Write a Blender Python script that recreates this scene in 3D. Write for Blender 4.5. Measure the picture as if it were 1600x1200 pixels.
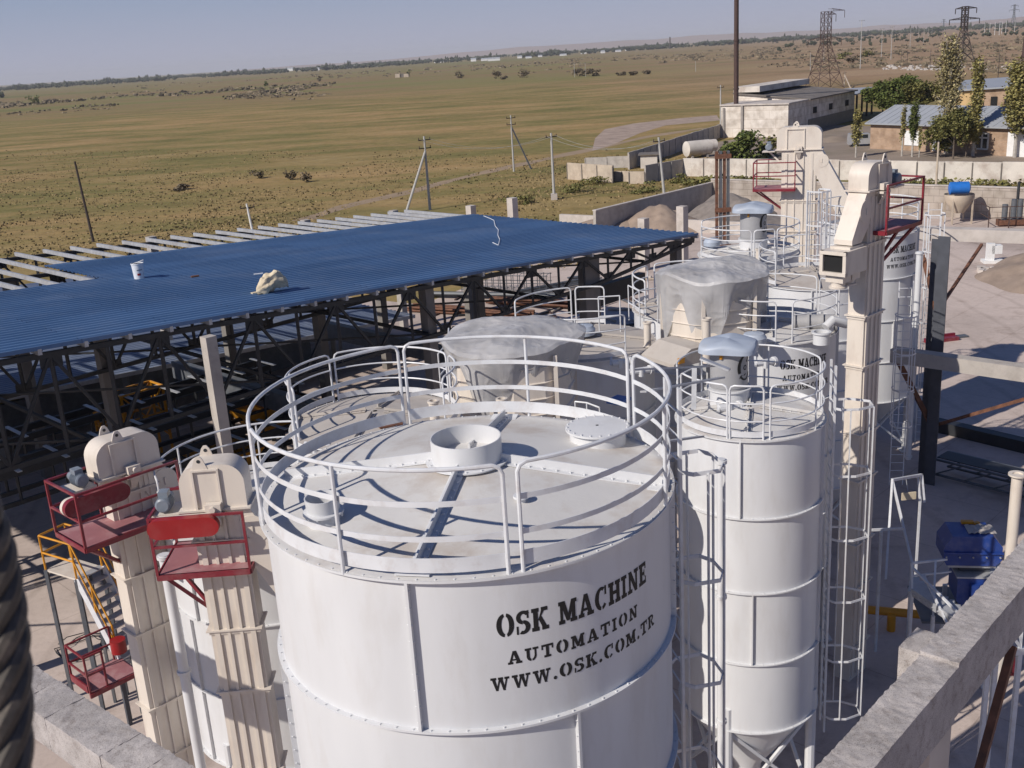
import bpy, math, random
from mathutils import Vector, Matrix, noise
rnd = random.Random(7)
R_ = math.radians
for o in list(bpy.data.objects): bpy.data.objects.remove(o)
SC = bpy.context.scene
COL = SC.collection

# ------------------------------------------------------------ camera
EYE = Vector((0, 0, 16.5)); FPX = 1650.0
PITCH = math.atan(517.5 / FPX); ROLL = R_(3.6)
UP = Vector((-math.sin(ROLL) * math.cos(PITCH), math.cos(ROLL) * math.cos(PITCH), math.sin(PITCH)))
FW = Vector((0, 0, -1)); YV = (FW - FW.dot(UP) * UP).normalized(); XV = YV.cross(UP)
CM = Matrix((XV, YV, UP))
cam = bpy.data.cameras.new("camera"); camo = bpy.data.objects.new("camera", cam); COL.objects.link(camo)
camo.matrix_world = Matrix.Translation(EYE) @ CM.to_4x4()
cam.sensor_width = 36.0; cam.lens = 36.0 * FPX / 1600.0
cam.clip_start = 0.05; cam.clip_end = 40000
cam.dof.use_dof = True; cam.dof.focus_distance = 25.0; cam.dof.aperture_fstop = 11.0
SC.camera = camo

# ------------------------------------------------------------ world, sun, exposure
SUN_AZ, SUN_EL = 235.0, 36.0
w = bpy.data.worlds.new("World"); SC.world = w; w.use_nodes = True
nt = w.node_tree
sky = nt.nodes.new("ShaderNodeTexSky"); sky.sky_type = 'NISHITA'; sky.sun_disc = False
sky.sun_elevation = R_(SUN_EL); sky.sun_rotation = R_(SUN_AZ)
sky.altitude = 200; sky.air_density = 1.0; sky.dust_density = 0.3; sky.ozone_density = 2.0
bg = nt.nodes["Background"]; bg.inputs[1].default_value = 0.05
tint = nt.nodes.new("ShaderNodeMix"); tint.data_type = 'RGBA'; tint.blend_type = 'MULTIPLY'; tint.inputs[0].default_value = 1.0
tint.inputs[7].default_value = (0.86, 1.0, 1.42, 1)      # clear autumn air, a little bluer than the plain model
nt.links.new(sky.outputs[0], tint.inputs[6])
# pale lavender haze low over the horizon, thinning out with height
wt = nt.nodes.new("ShaderNodeTexCoord"); wsep = nt.nodes.new("ShaderNodeSeparateXYZ"); nt.links.new(wt.outputs['Generated'], wsep.inputs[0])
wr = nt.nodes.new("ShaderNodeMapRange"); wr.interpolation_type = 'SMOOTHSTEP'; wr.inputs[1].default_value = 0.0; wr.inputs[2].default_value = 0.22; wr.inputs[3].default_value = 0.95; wr.inputs[4].default_value = 0.0
nt.links.new(wsep.outputs[2], wr.inputs[0])
hz = nt.nodes.new("ShaderNodeMix"); hz.data_type = 'RGBA'; nt.links.new(wr.outputs[0], hz.inputs[0]); nt.links.new(tint.outputs[2], hz.inputs[6])
hcol = nt.nodes.new("ShaderNodeMapRange"); hcol.data_type = 'FLOAT_VECTOR'; hcol.inputs['From Max'].default_value = (1, 1, 1)
hr = nt.nodes.new("ShaderNodeValToRGB"); hr.color_ramp.elements[0].position = 0.0; hr.color_ramp.elements[0].color = (0.42, 0.425, 0.54, 1); hr.color_ramp.elements[1].position = 0.10; hr.color_ramp.elements[1].color = (0.275, 0.355, 0.515, 1)
nt.links.new(wsep.outputs[2], hr.inputs[0])
hs = nt.nodes.new("ShaderNodeVectorMath"); hs.operation = 'SCALE'; hs.inputs['Scale'].default_value = 1.0 / 0.05; nt.links.new(hr.outputs[0], hs.inputs[0])
nt.links.new(hs.outputs[0], hz.inputs[7]); nt.links.new(hz.outputs[2], bg.inputs[0]); nt.nodes.remove(hcol)
sl = bpy.data.lights.new("sun", 'SUN'); sl.energy = 4.5; sl.angle = R_(0.53); sl.color = (1, 0.93, 0.84)
so = bpy.data.objects.new("sun", sl); COL.objects.link(so)
sd = Vector((math.sin(R_(SUN_AZ)) * math.cos(R_(SUN_EL)), math.cos(R_(SUN_AZ)) * math.cos(R_(SUN_EL)), math.sin(R_(SUN_EL))))
so.rotation_euler = sd.to_track_quat('Z', 'Y').to_euler(); so.location = (0, -20, 60)
SC.view_settings.view_transform = 'Standard'; SC.view_settings.look = 'None'
SC.view_settings.exposure = 0.0; SC.view_settings.gamma = 1.0

# ------------------------------------------------------------ helpers
def ray(u, v): return CM @ Vector(((u - 800) / FPX, -(v - 600) / FPX, -1.0))
def Z(u, v, z=0.0):
    r = ray(u, v); return EYE + r * ((z - EYE.z) / r.z)
def D(u, v, d): return EYE + ray(u, v) * d
def hgt(p, v):
    """height at which the vertical line through p meets picture row v"""
    lo, hi = -5.0, 90.0
    for _ in range(45):
        m = (lo + hi) / 2; c = CM.transposed() @ (Vector((p[0], p[1], m)) - EYE)
        if 600 - FPX * c.y / -c.z > v: lo = m
        else: hi = m
    return lo
def frame(x, y, z, az):
    a = R_(az); return Matrix(((math.sin(a), -math.cos(a), 0, x), (math.cos(a), math.sin(a), 0, y), (0, 0, 1, z), (0, 0, 0, 1)))
def dirv(az): return Vector((math.sin(R_(az)), math.cos(R_(az)), 0))

MATS = {}
def mat(name, col, rough=0.6, var=0.12, scale=3.0, metal=0.0, bump=0.0, bscale=30.0, dirt=None, dirt_amt=0.0, dscale=1.2, coord='Object', stretch=None, spec=0.5):
    m = bpy.data.materials.new(name); m.use_nodes = True; t = m.node_tree; b = t.nodes["Principled BSDF"]
    b.inputs['Roughness'].default_value = rough; b.inputs['Metallic'].default_value = metal
    b.inputs['Specular IOR Level'].default_value = spec
    tc = t.nodes.new("ShaderNodeTexCoord"); src = tc.outputs[coord]
    if stretch:
        mp = t.nodes.new("ShaderNodeMapping"); mp.inputs['Scale'].default_value = stretch
        t.links.new(src, mp.inputs[0]); src = mp.outputs[0]
    n = t.nodes.new("ShaderNodeTexNoise"); n.inputs['Scale'].default_value = scale; n.inputs['Detail'].default_value = 6
    t.links.new(src, n.inputs[0])
    rp = t.nodes.new("ShaderNodeValToRGB")
    rp.color_ramp.elements[0].position = 0.3; rp.color_ramp.elements[1].position = 0.7
    rp.color_ramp.elements[0].color = tuple(c * (1 - var) for c in col) + (1,)
    rp.color_ramp.elements[1].color = tuple(min(1, c * (1 + var * 0.7)) for c in col) + (1,)
    t.links.new(n.outputs[0], rp.inputs[0]); out = rp.outputs[0]
    if dirt:
        n2 = t.nodes.new("ShaderNodeTexNoise"); n2.inputs['Scale'].default_value = dscale; n2.inputs['Detail'].default_value = 9
        n2.inputs['Roughness'].default_value = 0.68
        t.links.new(src, n2.inputs[0])
        r2 = t.nodes.new("ShaderNodeValToRGB"); r2.color_ramp.elements[0].position = 0.5; r2.color_ramp.elements[1].position = 0.68
        r2.color_ramp.elements[1].color = (dirt_amt,) * 3 + (1,)
        t.links.new(n2.outputs[0], r2.inputs[0])
        mx = t.nodes.new("ShaderNodeMix"); mx.data_type = 'RGBA'
        t.links.new(r2.outputs[0], mx.inputs[0]); t.links.new(out, mx.inputs[6]); mx.inputs[7].default_value = tuple(dirt) + (1,)
        out = mx.outputs[2]
    t.links.new(out, b.inputs['Base Color'])
    if bump:
        n3 = t.nodes.new("ShaderNodeTexNoise"); n3.inputs['Scale'].default_value = bscale; n3.inputs['Detail'].default_value = 5
        t.links.new(src, n3.inputs[0])
        bp = t.nodes.new("ShaderNodeBump"); bp.inputs['Strength'].default_value = bump; bp.inputs['Distance'].default_value = 0.02
        t.links.new(n3.outputs[0], bp.inputs['Height']); t.links.new(bp.outputs[0], b.inputs['Normal'])
    MATS[name] = m; return m
mat('white_paint', (0.635, 0.64, 0.65), 0.42, 0.06, 0.9, dirt=(0.42, 0.38, 0.335), dirt_amt=0.2, dscale=1.5, bump=0.25, bscale=1.1, stretch=(1.7, 1.7, 0.45))
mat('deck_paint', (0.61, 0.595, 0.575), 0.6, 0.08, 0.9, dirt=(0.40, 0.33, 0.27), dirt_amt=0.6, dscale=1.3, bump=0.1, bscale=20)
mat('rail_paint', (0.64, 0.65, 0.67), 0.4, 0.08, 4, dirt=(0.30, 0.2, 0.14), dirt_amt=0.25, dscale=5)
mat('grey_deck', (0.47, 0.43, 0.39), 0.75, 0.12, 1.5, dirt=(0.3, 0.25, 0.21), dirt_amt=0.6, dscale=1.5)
mat('cream_paint', (0.655, 0.59, 0.515), 0.42, 0.06, 1.2, dirt=(0.36, 0.27, 0.21), dirt_amt=0.28, dscale=1.8, stretch=(1.6, 1.6, 0.5))
mat('red_paint', (0.20, 0.018, 0.03), 0.38, 0.15, 3, dirt=(0.32, 0.2, 0.19), dirt_amt=0.35, dscale=2)
mat('red_floor', (0.33, 0.14, 0.15), 0.6, 0.14, 2, dirt=(0.42, 0.3, 0.29), dirt_amt=0.6, dscale=2)
mat('bright_red', (0.30, 0.012, 0.014), 0.35, 0.08, 3, dirt=(0.3, 0.15, 0.14), dirt_amt=0.2)
mat('lettering', (0.006, 0.006, 0.007), 0.6, 0.1)
mat('rivet', (0.55, 0.55, 0.56), 0.45, 0.2, 20)
mat('blue_sheet', (0.082, 0.163, 0.31), 0.42, 0.14, 0.5, dirt=(0.22, 0.27, 0.36), dirt_amt=0.35, dscale=0.6, stretch=(0.5, 0.5, 1), spec=0.5)
# the blue sheets: single panels differ a little, with laps across the run
bm = MATS['blue_sheet']; t = bm.node_tree; b = t.nodes["Principled BSDF"]; lk = b.inputs['Base Color'].links[0].from_socket
tc = t.nodes.new("ShaderNodeTexCoord"); mp = t.nodes.new("ShaderNodeMapping"); mp.inputs['Rotation'].default_value = (0, 0, R_(-45)); t.links.new(tc.outputs['Object'], mp.inputs[0])
br = t.nodes.new("ShaderNodeTexBrick"); br.offset = 0.37; br.inputs['Scale'].default_value = 1; br.inputs['Brick Width'].default_value = 7.9; br.inputs['Row Height'].default_value = 1.08; br.inputs['Mortar Size'].default_value = 0.018
br.inputs[1].default_value = (1.12, 1.1, 1.08, 1); br.inputs[2].default_value = (0.86, 0.88, 0.9, 1); br.inputs[3].default_value = (0.62, 0.66, 0.7, 1); t.links.new(mp.outputs[0], br.inputs[0])
mx = t.nodes.new("ShaderNodeMix"); mx.data_type = 'RGBA'; mx.blend_type = 'MULTIPLY'; mx.inputs[0].default_value = 1.0; t.links.new(lk, mx.inputs[6]); t.links.new(br.outputs[0], mx.inputs[7]); t.links.new(mx.outputs[2], b.inputs['Base Color'])
mat('pale_sheet', (0.17, 0.21, 0.30), 0.45, 0.12, 0.6, dirt=(0.34, 0.35, 0.36), dirt_amt=0.4, dscale=0.4)
mat('galvanised', (0.50, 0.51, 0.53), 0.45, 0.15, 5, metal=0.35, dirt=(0.3, 0.25, 0.2), dirt_amt=0.3)
mat('charcoal_steel', (0.022, 0.024, 0.028), 0.55, 0.2, 4)
mat('grey_steel', (0.10, 0.11, 0.125), 0.5, 0.2, 4, dirt=(0.25, 0.22, 0.2), dirt_amt=0.3)
mat('dark_steel', (0.065, 0.07, 0.085), 0.6, 0.2, 3)
mat('rust', (0.16, 0.07, 0.04), 0.8, 0.35, 4, dirt=(0.06, 0.035, 0.03), dirt_amt=0.7, dscale=3)
mat('dark_rust', (0.07, 0.04, 0.035), 0.75, 0.3, 4)
mat('shaded_concrete', (0.20, 0.185, 0.17), 0.9, 0.15, 1.5)  # concrete darkened in its colour so columns under the roof look shaded
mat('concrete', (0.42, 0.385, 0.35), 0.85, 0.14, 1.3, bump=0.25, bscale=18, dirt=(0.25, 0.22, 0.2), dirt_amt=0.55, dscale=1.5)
mat('pale_concrete', (0.52, 0.47, 0.43), 0.85, 0.14, 1.0, bump=0.2, bscale=12, dirt=(0.3, 0.26, 0.22), dirt_amt=0.55, dscale=0.7)
mat('tan_panel', (0.50, 0.42, 0.33), 0.9, 0.2, 0.8, bump=0.2, bscale=6, dirt=(0.28, 0.22, 0.17), dirt_amt=0.7, dscale=0.5)
mat('whitewash', (0.62, 0.57, 0.51), 0.9, 0.16, 0.6, bump=0.2, bscale=5, dirt=(0.30, 0.23, 0.19), dirt_amt=0.75, dscale=0.35)
mat('sand', (0.30, 0.23, 0.18), 0.95, 0.18, 0.9, bump=0.5, bscale=6, dirt=(0.2, 0.15, 0.12), dirt_amt=0.5)
mat('gravel', (0.22, 0.19, 0.17), 0.95, 0.2, 2.0, bump=0.5, bscale=9)
mat('grey_paint', (0.33, 0.33, 0.34), 0.4, 0.06, 2, dirt=(0.45, 0.43, 0.4), dirt_amt=0.3)
mat('hood_blue', (0.38, 0.43, 0.51), 0.5, 0.08, 3, dirt=(0.5, 0.48, 0.45), dirt_amt=0.3)
mat('motor_blue', (0.20, 0.23, 0.27), 0.4, 0.2, 6)
mat('yellow_paint', (0.62, 0.27, 0.015), 0.45, 0.15, 3, dirt=(0.2, 0.12, 0.05), dirt_amt=0.35)
mat('deep_blue', (0.02, 0.055, 0.25), 0.35, 0.15, 3, dirt=(0.2, 0.2, 0.22), dirt_amt=0.3, dscale=3)
mat('bright_blue', (0.02, 0.15, 0.5), 0.4, 0.1, 3)
mat('brick', (0.40, 0.27, 0.175), 0.9, 0.18, 0.9, dirt=(0.25, 0.16, 0.11), dirt_amt=0.5, dscale=0.8)
mat('yellow_wall', (0.58, 0.40, 0.2), 0.9, 0.1, 0.7)
mat('roof_metal', (0.34, 0.36, 0.39), 0.5, 0.12, 0.4, dirt=(0.25, 0.22, 0.2), dirt_amt=0.3, dscale=0.4)
mat('dark_roof', (0.17, 0.15, 0.135), 0.9, 0.25, 0.6)
mat('white_frame', (0.75, 0.75, 0.74), 0.6, 0.08, 2)
mat('glass_dark', (0.03, 0.035, 0.04), 0.15, 0.2, 1)
mat('opening', (0.012, 0.012, 0.013), 0.95, 0.1)
mat('bark', (0.12, 0.095, 0.075), 0.9, 0.25, 6)
mat('pale_bark', (0.42, 0.39, 0.35), 0.9, 0.25, 3)
mat('canvas', (0.62, 0.53, 0.38), 0.9, 0.12, 4, dirt=(0.4, 0.3, 0.2), dirt_amt=0.4)
mat('pole_concrete', (0.42, 0.41, 0.39), 0.85, 0.12, 2)
mat('dark_pole', (0.055, 0.04, 0.035), 0.8, 0.2, 2)
mat('wire_rope', (0.085, 0.07, 0.055), 0.6, 0.4, 60, dirt=(0.22, 0.17, 0.13), dirt_amt=0.7, dscale=40)
mat('white_plastic', (0.7, 0.72, 0.75), 0.4, 0.08, 8)
def leafmat(name, c1, c2, sc=0.7):
    m = bpy.data.materials.new(name); m.use_nodes = True; t = m.node_tree; b = t.nodes["Principled BSDF"]
    b.inputs['Roughness'].default_value = 0.75; b.inputs['Specular IOR Level'].default_value = 0.2
    g = t.nodes.new("ShaderNodeNewGeometry"); rp = t.nodes.new("ShaderNodeValToRGB")
    rp.color_ramp.elements[0].color = c1 + (1,); rp.color_ramp.elements[1].color = c2 + (1,)
    t.links.new(g.outputs['Random Per Island'], rp.inputs[0]); t.links.new(rp.outputs[0], b.inputs['Base Color'])
    MATS[name] = m
leafmat('leaf_green', (0.05, 0.075, 0.02), (0.16, 0.18, 0.05))
leafmat('leaf_poplar', (0.17, 0.165, 0.055), (0.42, 0.36, 0.14))
leafmat('leaf_olive', (0.085, 0.09, 0.03), (0.25, 0.23, 0.08))
leafmat('leaf_grey', (0.08, 0.066, 0.045), (0.24, 0.19, 0.125))
leafmat('leaf_tall_poplar', (0.21, 0.185, 0.085), (0.46, 0.39, 0.21))
leafmat('grass_blade', (0.13, 0.105, 0.045), (0.33, 0.245, 0.13))
leafmat('far_leaf', (0.03, 0.04, 0.024), (0.065, 0.07, 0.035))
# emitting nothing: translucent plastic film
m = bpy.data.materials.new('plastic_film'); m.use_nodes = True; t = m.node_tree; b = t.nodes["Principled BSDF"]
b.inputs['Base Color'].default_value = (0.47, 0.465, 0.47, 1); b.inputs['Roughness'].default_value = 0.48; b.inputs['Alpha'].default_value = 1.0
n = t.nodes.new("ShaderNodeTexNoise"); n.inputs['Scale'].default_value = 1.8; n.inputs['Detail'].default_value = 5
tc = t.nodes.new("ShaderNodeTexCoord"); t.links.new(tc.outputs['Object'], n.inputs[0])
rp = t.nodes.new("ShaderNodeMapRange"); rp.inputs[1].default_value = 0.3; rp.inputs[2].default_value = 0.7; rp.inputs[3].default_value = 0.62; rp.inputs[4].default_value = 0.95
t.links.new(n.outputs[0], rp.inputs[0]); t.links.new(rp.outputs[0], b.inputs['Alpha'])
# fine crumple of the film
vo = t.nodes.new("ShaderNodeTexNoise"); vo.noise_type = 'RIDGED_MULTIFRACTAL'; vo.inputs['Scale'].default_value = 2.2; vo.inputs['Detail'].default_value = 4; vo.inputs['Distortion'].default_value = 0.8
mpv = t.nodes.new("ShaderNodeMapping"); mpv.inputs['Scale'].default_value = (1.1, 1.1, 1.1); t.links.new(tc.outputs['Object'], mpv.inputs[0]); t.links.new(mpv.outputs[0], vo.inputs[0])
bpv = t.nodes.new("ShaderNodeBump"); bpv.inputs['Strength'].default_value = 0.8; bpv.inputs['Distance'].default_value = 0.05; t.links.new(vo.outputs[0], bpv.inputs['Height']); t.links.new(bpv.outputs[0], b.inputs['Normal'])
MATS['plastic_film'] = m

class MB:
    def __init__(s, M=None): s.v = []; s.f = []; s.M = M
    def add(s, vs, fs):
        k = len(s.v)
        if s.M is not None: vs = [s.M @ Vector(p) for p in vs]
        s.v += [tuple(p) for p in vs]; s.f += [tuple(i + k for i in f) for f in fs]; return s
    def box(s, c, d, rz=0.0, taper=1.0):
        cx, cy, cz = c; x, y, z = d[0] / 2, d[1] / 2, d[2] / 2; co, si = math.cos(rz), math.sin(rz); vs = []
        for k, tz in ((-1, 1), (1, taper)):
            for a, b in ((-1, -1), (1, -1), (1, 1), (-1, 1)):
                px, py = a * x * tz, b * y * tz; vs.append((cx + px * co - py * si, cy + px * si + py * co, cz + k * z))
        return s.add(vs, [(3, 2, 1, 0), (4, 5, 6, 7), (0, 1, 5, 4), (1, 2, 6, 5), (2, 3, 7, 6), (3, 0, 4, 7)])
    def bar(s, p, q, wd, ht=None, up=(0, 0, 1)):
        ht = ht or wd; p = Vector(p); q = Vector(q); d = (q - p).normalized(); u = Vector(up)
        if abs(d.dot(u)) > 0.98: u = Vector((1, 0, 0))
        sd_ = d.cross(u).normalized(); uu = sd_.cross(d); vs = []
        for e in (p, q):
            for a, b in ((-1, -1), (1, -1), (1, 1), (-1, 1)): vs.append(e + sd_ * (a * wd / 2) + uu * (b * ht / 2))
        return s.add(vs, [(3, 2, 1, 0), (4, 5, 6, 7), (0, 1, 5, 4), (1, 2, 6, 5), (2, 3, 7, 6), (3, 0, 4, 7)])
    def tube(s, pts, r, n=8, closed=False, cap=True):
        pts = [Vector(p) for p in pts]; N = len(pts); vs = []; fs = []; rr = r if isinstance(r, (list, tuple)) else [r] * N
        pu = None
        for i, p in enumerate(pts):
            if closed: d = pts[(i + 1) % N] - pts[i - 1]
            else: d = pts[min(i + 1, N - 1)] - pts[max(i - 1, 0)]
            d.normalize()
            u = pu if pu is not None else (Vector((0, 0, 1)) if abs(d.z) < 0.9 else Vector((1, 0, 0)))
            sd_ = d.cross(u)
            if sd_.length < 1e-4: sd_ = d.cross(Vector((0.3, 1, 0.2)))
            sd_.normalize(); uu = sd_.cross(d).normalized(); pu = uu
            for k in range(n):
                a = 2 * math.pi * k / n; vs.append(p + (sd_ * math.cos(a) + uu * math.sin(a)) * rr[i])
        for i in range(N if closed else N - 1):
            j = (i + 1) % N
            for k in range(n): fs.append((i * n + k, j * n + k, j * n + (k + 1) % n, i * n + (k + 1) % n))
        if cap and not closed: fs.append(tuple(range(n))); fs.append(tuple((N - 1) * n + k for k in reversed(range(n))))
        return s.add(vs, fs)
    def lathe(s, prof, n=48, c=(0, 0), a0=0.0, a1=360.0, capb=False, capt=False):
        full = abs(a1 - a0) >= 359.9; m_ = n if full else n + 1; vs = []; fs = []; L = len(prof)
        for i in range(m_):
            a = R_(a0 + (a1 - a0) * i / n)
            for r, z in prof: vs.append((c[0] + r * math.sin(a), c[1] + r * math.cos(a), z))
        for i in range(n):
            j = (i + 1) % m_
            for k in range(L - 1): fs.append((i * L + k, i * L + k + 1, j * L + k + 1, j * L + k))
        if full and capb: fs.append(tuple(i * L for i in range(n)))
        if full and capt: fs.append(tuple(i * L + L - 1 for i in reversed(range(n))))
        return s.add(vs, fs)
    def prism(s, pts, vec):
        n = len(pts); vec = Vector(vec); vs = [Vector(p) for p in pts] + [Vector(p) + vec for p in pts]
        fs = [tuple(reversed(range(n))), tuple(range(n, 2 * n))] + [(i, (i + 1) % n, n + (i + 1) % n, n + i) for i in range(n)]
        return s.add(vs, fs)
    def grid(s, fn, nu, nv):
        vs = [fn(i / nu, j / nv) for i in range(nu + 1) for j in range(nv + 1)]
        return s.add(vs, [(i * (nv + 1) + j, (i + 1) * (nv + 1) + j, (i + 1) * (nv + 1) + j + 1, i * (nv + 1) + j + 1) for i in range(nu) for j in range(nv)])
    def bolt(s, p, nrm, r=0.012, h=0.012):
        p = Vector(p); nrm = Vector(nrm).normalized(); u = nrm.orthogonal().normalized(); w_ = nrm.cross(u); vs = []
        for hh, rr in ((-0.002, r), (h, r * 0.8)):
            for k in range(6): a = k * math.pi / 3; vs.append(p + nrm * hh + (u * math.cos(a) + w_ * math.sin(a)) * rr)
        return s.add(vs, [(5, 4, 3, 2, 1, 0)[::-1], (6, 7, 8, 9, 10, 11)] + [(i, (i + 1) % 6, 6 + (i + 1) % 6, 6 + i) for i in range(6)])
    def build(s, name, mt, parent=None, smooth=True):
        root = parent; off = Vector((0, 0, 0))
        while root is not None: off += root.location; root = root.parent
        me = bpy.data.meshes.new(name); me.from_pydata([(x - off.x, y - off.y, z - off.z) for x, y, z in s.v], [], s.f)
        me.materials.append(MATS[mt]); me.validate(); me.update()
        if smooth:
            me.shade_smooth(); me.set_sharp_from_angle(angle=R_(32))
        o = bpy.data.objects.new(name, me); COL.objects.link(o)
        if parent is not None: o.parent = parent
        return o
def tag(o, label, cat, group=None):
    o['label'] = label; o['category'] = cat
    if group: o['group'] = group
    return o
def thing(name, label, cat, loc, group=None):
    o = bpy.data.objects.new(name, None); o.empty_display_size = 0.3; COL.objects.link(o); o.location = loc
    return tag(o, label, cat, group)
def setting(o, kind='structure'): o['kind'] = kind; return o
def split_islands(o, name):
    """one object for every loose piece of a mesh, all kept under the same parent"""
    me = o.data; n = len(me.vertices); up = list(range(n))
    def find(a):
        while up[a] != a: up[a] = up[up[a]]; a = up[a]
        return a
    for e in me.edges: up[find(e.vertices[0])] = find(e.vertices[1])
    gr = {}
    for p in me.polygons: gr.setdefault(find(p.vertices[0]), []).append(p)
    par, mt, sm = o.parent, me.materials[0], me.polygons[0].use_smooth
    for ps in gr.values():
        ids = sorted({v for p in ps for v in p.vertices}); mp = {v: i for i, v in enumerate(ids)}
        m2 = bpy.data.meshes.new(name); m2.from_pydata([me.vertices[v].co for v in ids], [], [[mp[v] for v in p.vertices] for p in ps]); m2.materials.append(mt)
        if sm: m2.shade_smooth(); m2.set_sharp_from_angle(angle=R_(32))
        c = bpy.data.objects.new(name, m2); COL.objects.link(c); c.parent = par; c.location = o.location
        for ch in list(o.children): ch.parent = c
    bpy.data.objects.remove(o)
def copy_tree(o, d, label, parent=None):
    c = o.copy(); COL.objects.link(c)
    if parent is None: c.location = o.location + Vector(d); c['label'] = label
    else: c.parent = parent
    for ch in list(o.children): copy_tree(ch, d, label, c)
    return c
def nz(p, sc=1.0): return noise.noise(Vector(p) * sc)
# ============================================================ the setting
def ground_mat():
    m = bpy.data.materials.new('field'); m.use_nodes = True; t = m.node_tree; b = t.nodes["Principled BSDF"]
    b.inputs['Roughness'].default_value = 0.95; b.inputs['Specular IOR Level'].default_value = 0.1
    tc = t.nodes.new("ShaderNodeTexCoord"); L = t.links.new
    def nzn(sc, det, st=(1, 1, 1), rot=0.0, rough=0.6):
        mp = t.nodes.new("ShaderNodeMapping"); mp.inputs['Scale'].default_value = st; mp.inputs['Rotation'].default_value = (0, 0, rot)
        L(tc.outputs['Object'], mp.inputs[0])
        n = t.nodes.new("ShaderNodeTexNoise"); n.inputs['Scale'].default_value = sc; n.inputs['Detail'].default_value = det; n.inputs['Roughness'].default_value = rough
        L(mp.outputs[0], n.inputs[0]); return n.outputs[0]
    def ramp(src, stops):
        r = t.nodes.new("ShaderNodeValToRGB"); e = r.color_ramp.elements
        while len(e) < len(stops): e.new(0.5)
        for k, (p, c) in enumerate(stops): e[k].position = p; e[k].color = tuple(c) + (1,)
        L(src, r.inputs[0]); return r.outputs[0]
    def mix(f, a, b_, mode='MIX'):
        x = t.nodes.new("ShaderNodeMix"); x.data_type = 'RGBA'; x.blend_type = mode
        if isinstance(f, float): x.inputs[0].default_value = f
        else: L(f, x.inputs[0])
        L(a, x.inputs[6]); L(b_, x.inputs[7]); return x.outputs[2]
    tan, straw, olive, dol, brown = (0.35, 0.235, 0.108), (0.44, 0.315, 0.16), (0.205, 0.178, 0.066), (0.13, 0.115, 0.045), (0.25, 0.17, 0.095)
    big = ramp(nzn(0.0105, 5, (0.8, 1.25, 1), 0.15), [(0.4, tan), (0.49, olive), (0.57, (0.165, 0.145, 0.052)), (0.64, tan), (0.72, straw)])
    mid = ramp(nzn(0.05, 7, (0.6, 1.4, 1), 0.2, 0.7), [(0.34, dol), (0.44, olive), (0.54, tan), (0.68, straw)])
    c = mix(0.55, big, mid)
    far = ramp(nzn(0.0035, 6, (0.5, 1.7, 1), -0.1, 0.65), [(0.34, (0.15, 0.145, 0.06)), (0.45, (0.22, 0.20, 0.08)), (0.54, brown), (0.6, (0.20, 0.185, 0.07)), (0.7, (0.36, 0.27, 0.16))])
    sx = t.nodes.new("ShaderNodeVectorMath"); sx.operation = 'LENGTH'; L(tc.outputs['Object'], sx.inputs[0])
    mr = t.nodes.new("ShaderNodeMapRange"); mr.inputs[1].default_value = 420; mr.inputs[2].default_value = 720; L(sx.outputs['Value'], mr.inputs[0])
    c = mix(mr.outputs[0], c, far)
    east = ramp(nzn(0.006, 7, (0.6, 1.5, 1), 0.3, 0.7), [(0.33, (0.16, 0.135, 0.07)), (0.45, (0.30, 0.20, 0.125)), (0.58, (0.36, 0.255, 0.16)), (0.7, (0.22, 0.18, 0.085))])
    sp = t.nodes.new("ShaderNodeSeparateXYZ"); L(tc.outputs['Object'], sp.inputs[0]); dv = t.nodes.new("ShaderNodeMath"); dv.operation = 'DIVIDE'; L(sp.outputs[0], dv.inputs[0]); L(sp.outputs[1], dv.inputs[1])
    m2 = t.nodes.new("ShaderNodeMapRange"); m2.inputs[1].default_value = 0.08; m2.inputs[2].default_value = 0.3; L(dv.outputs[0], m2.inputs[0]); m3 = t.nodes.new("ShaderNodeMapRange"); m3.inputs[1].default_value = 230; m3.inputs[2].default_value = 420; L(sp.outputs[1], m3.inputs[0])
    ml = t.nodes.new("ShaderNodeMath"); ml.operation = 'MULTIPLY'; L(m2.outputs[0], ml.inputs[0]); L(m3.outputs[0], ml.inputs[1]); c = mix(ml.outputs[0], c, east)
    fine = ramp(nzn(0.55, 8, (1, 1, 1), 0, 0.75), [(0.28, (0.62, 0.62, 0.6)), (0.5, (1, 1, 1)), (0.75, (1.3, 1.26, 1.2))])
    c = mix(0.9, c, fine, 'MULTIPLY')
    L(c, b.inputs['Base Color'])
    bp = t.nodes.new("ShaderNodeBump"); bp.inputs['Strength'].default_value = 0.45; bp.inputs['Distance'].default_value = 0.2
    L(nzn(1.1, 6, (1, 1, 1), 0, 0.7), bp.inputs['Height']); L(bp.outputs[0], b.inputs['Normal'])
    MATS['field'] = m
ground_mat()
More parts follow.
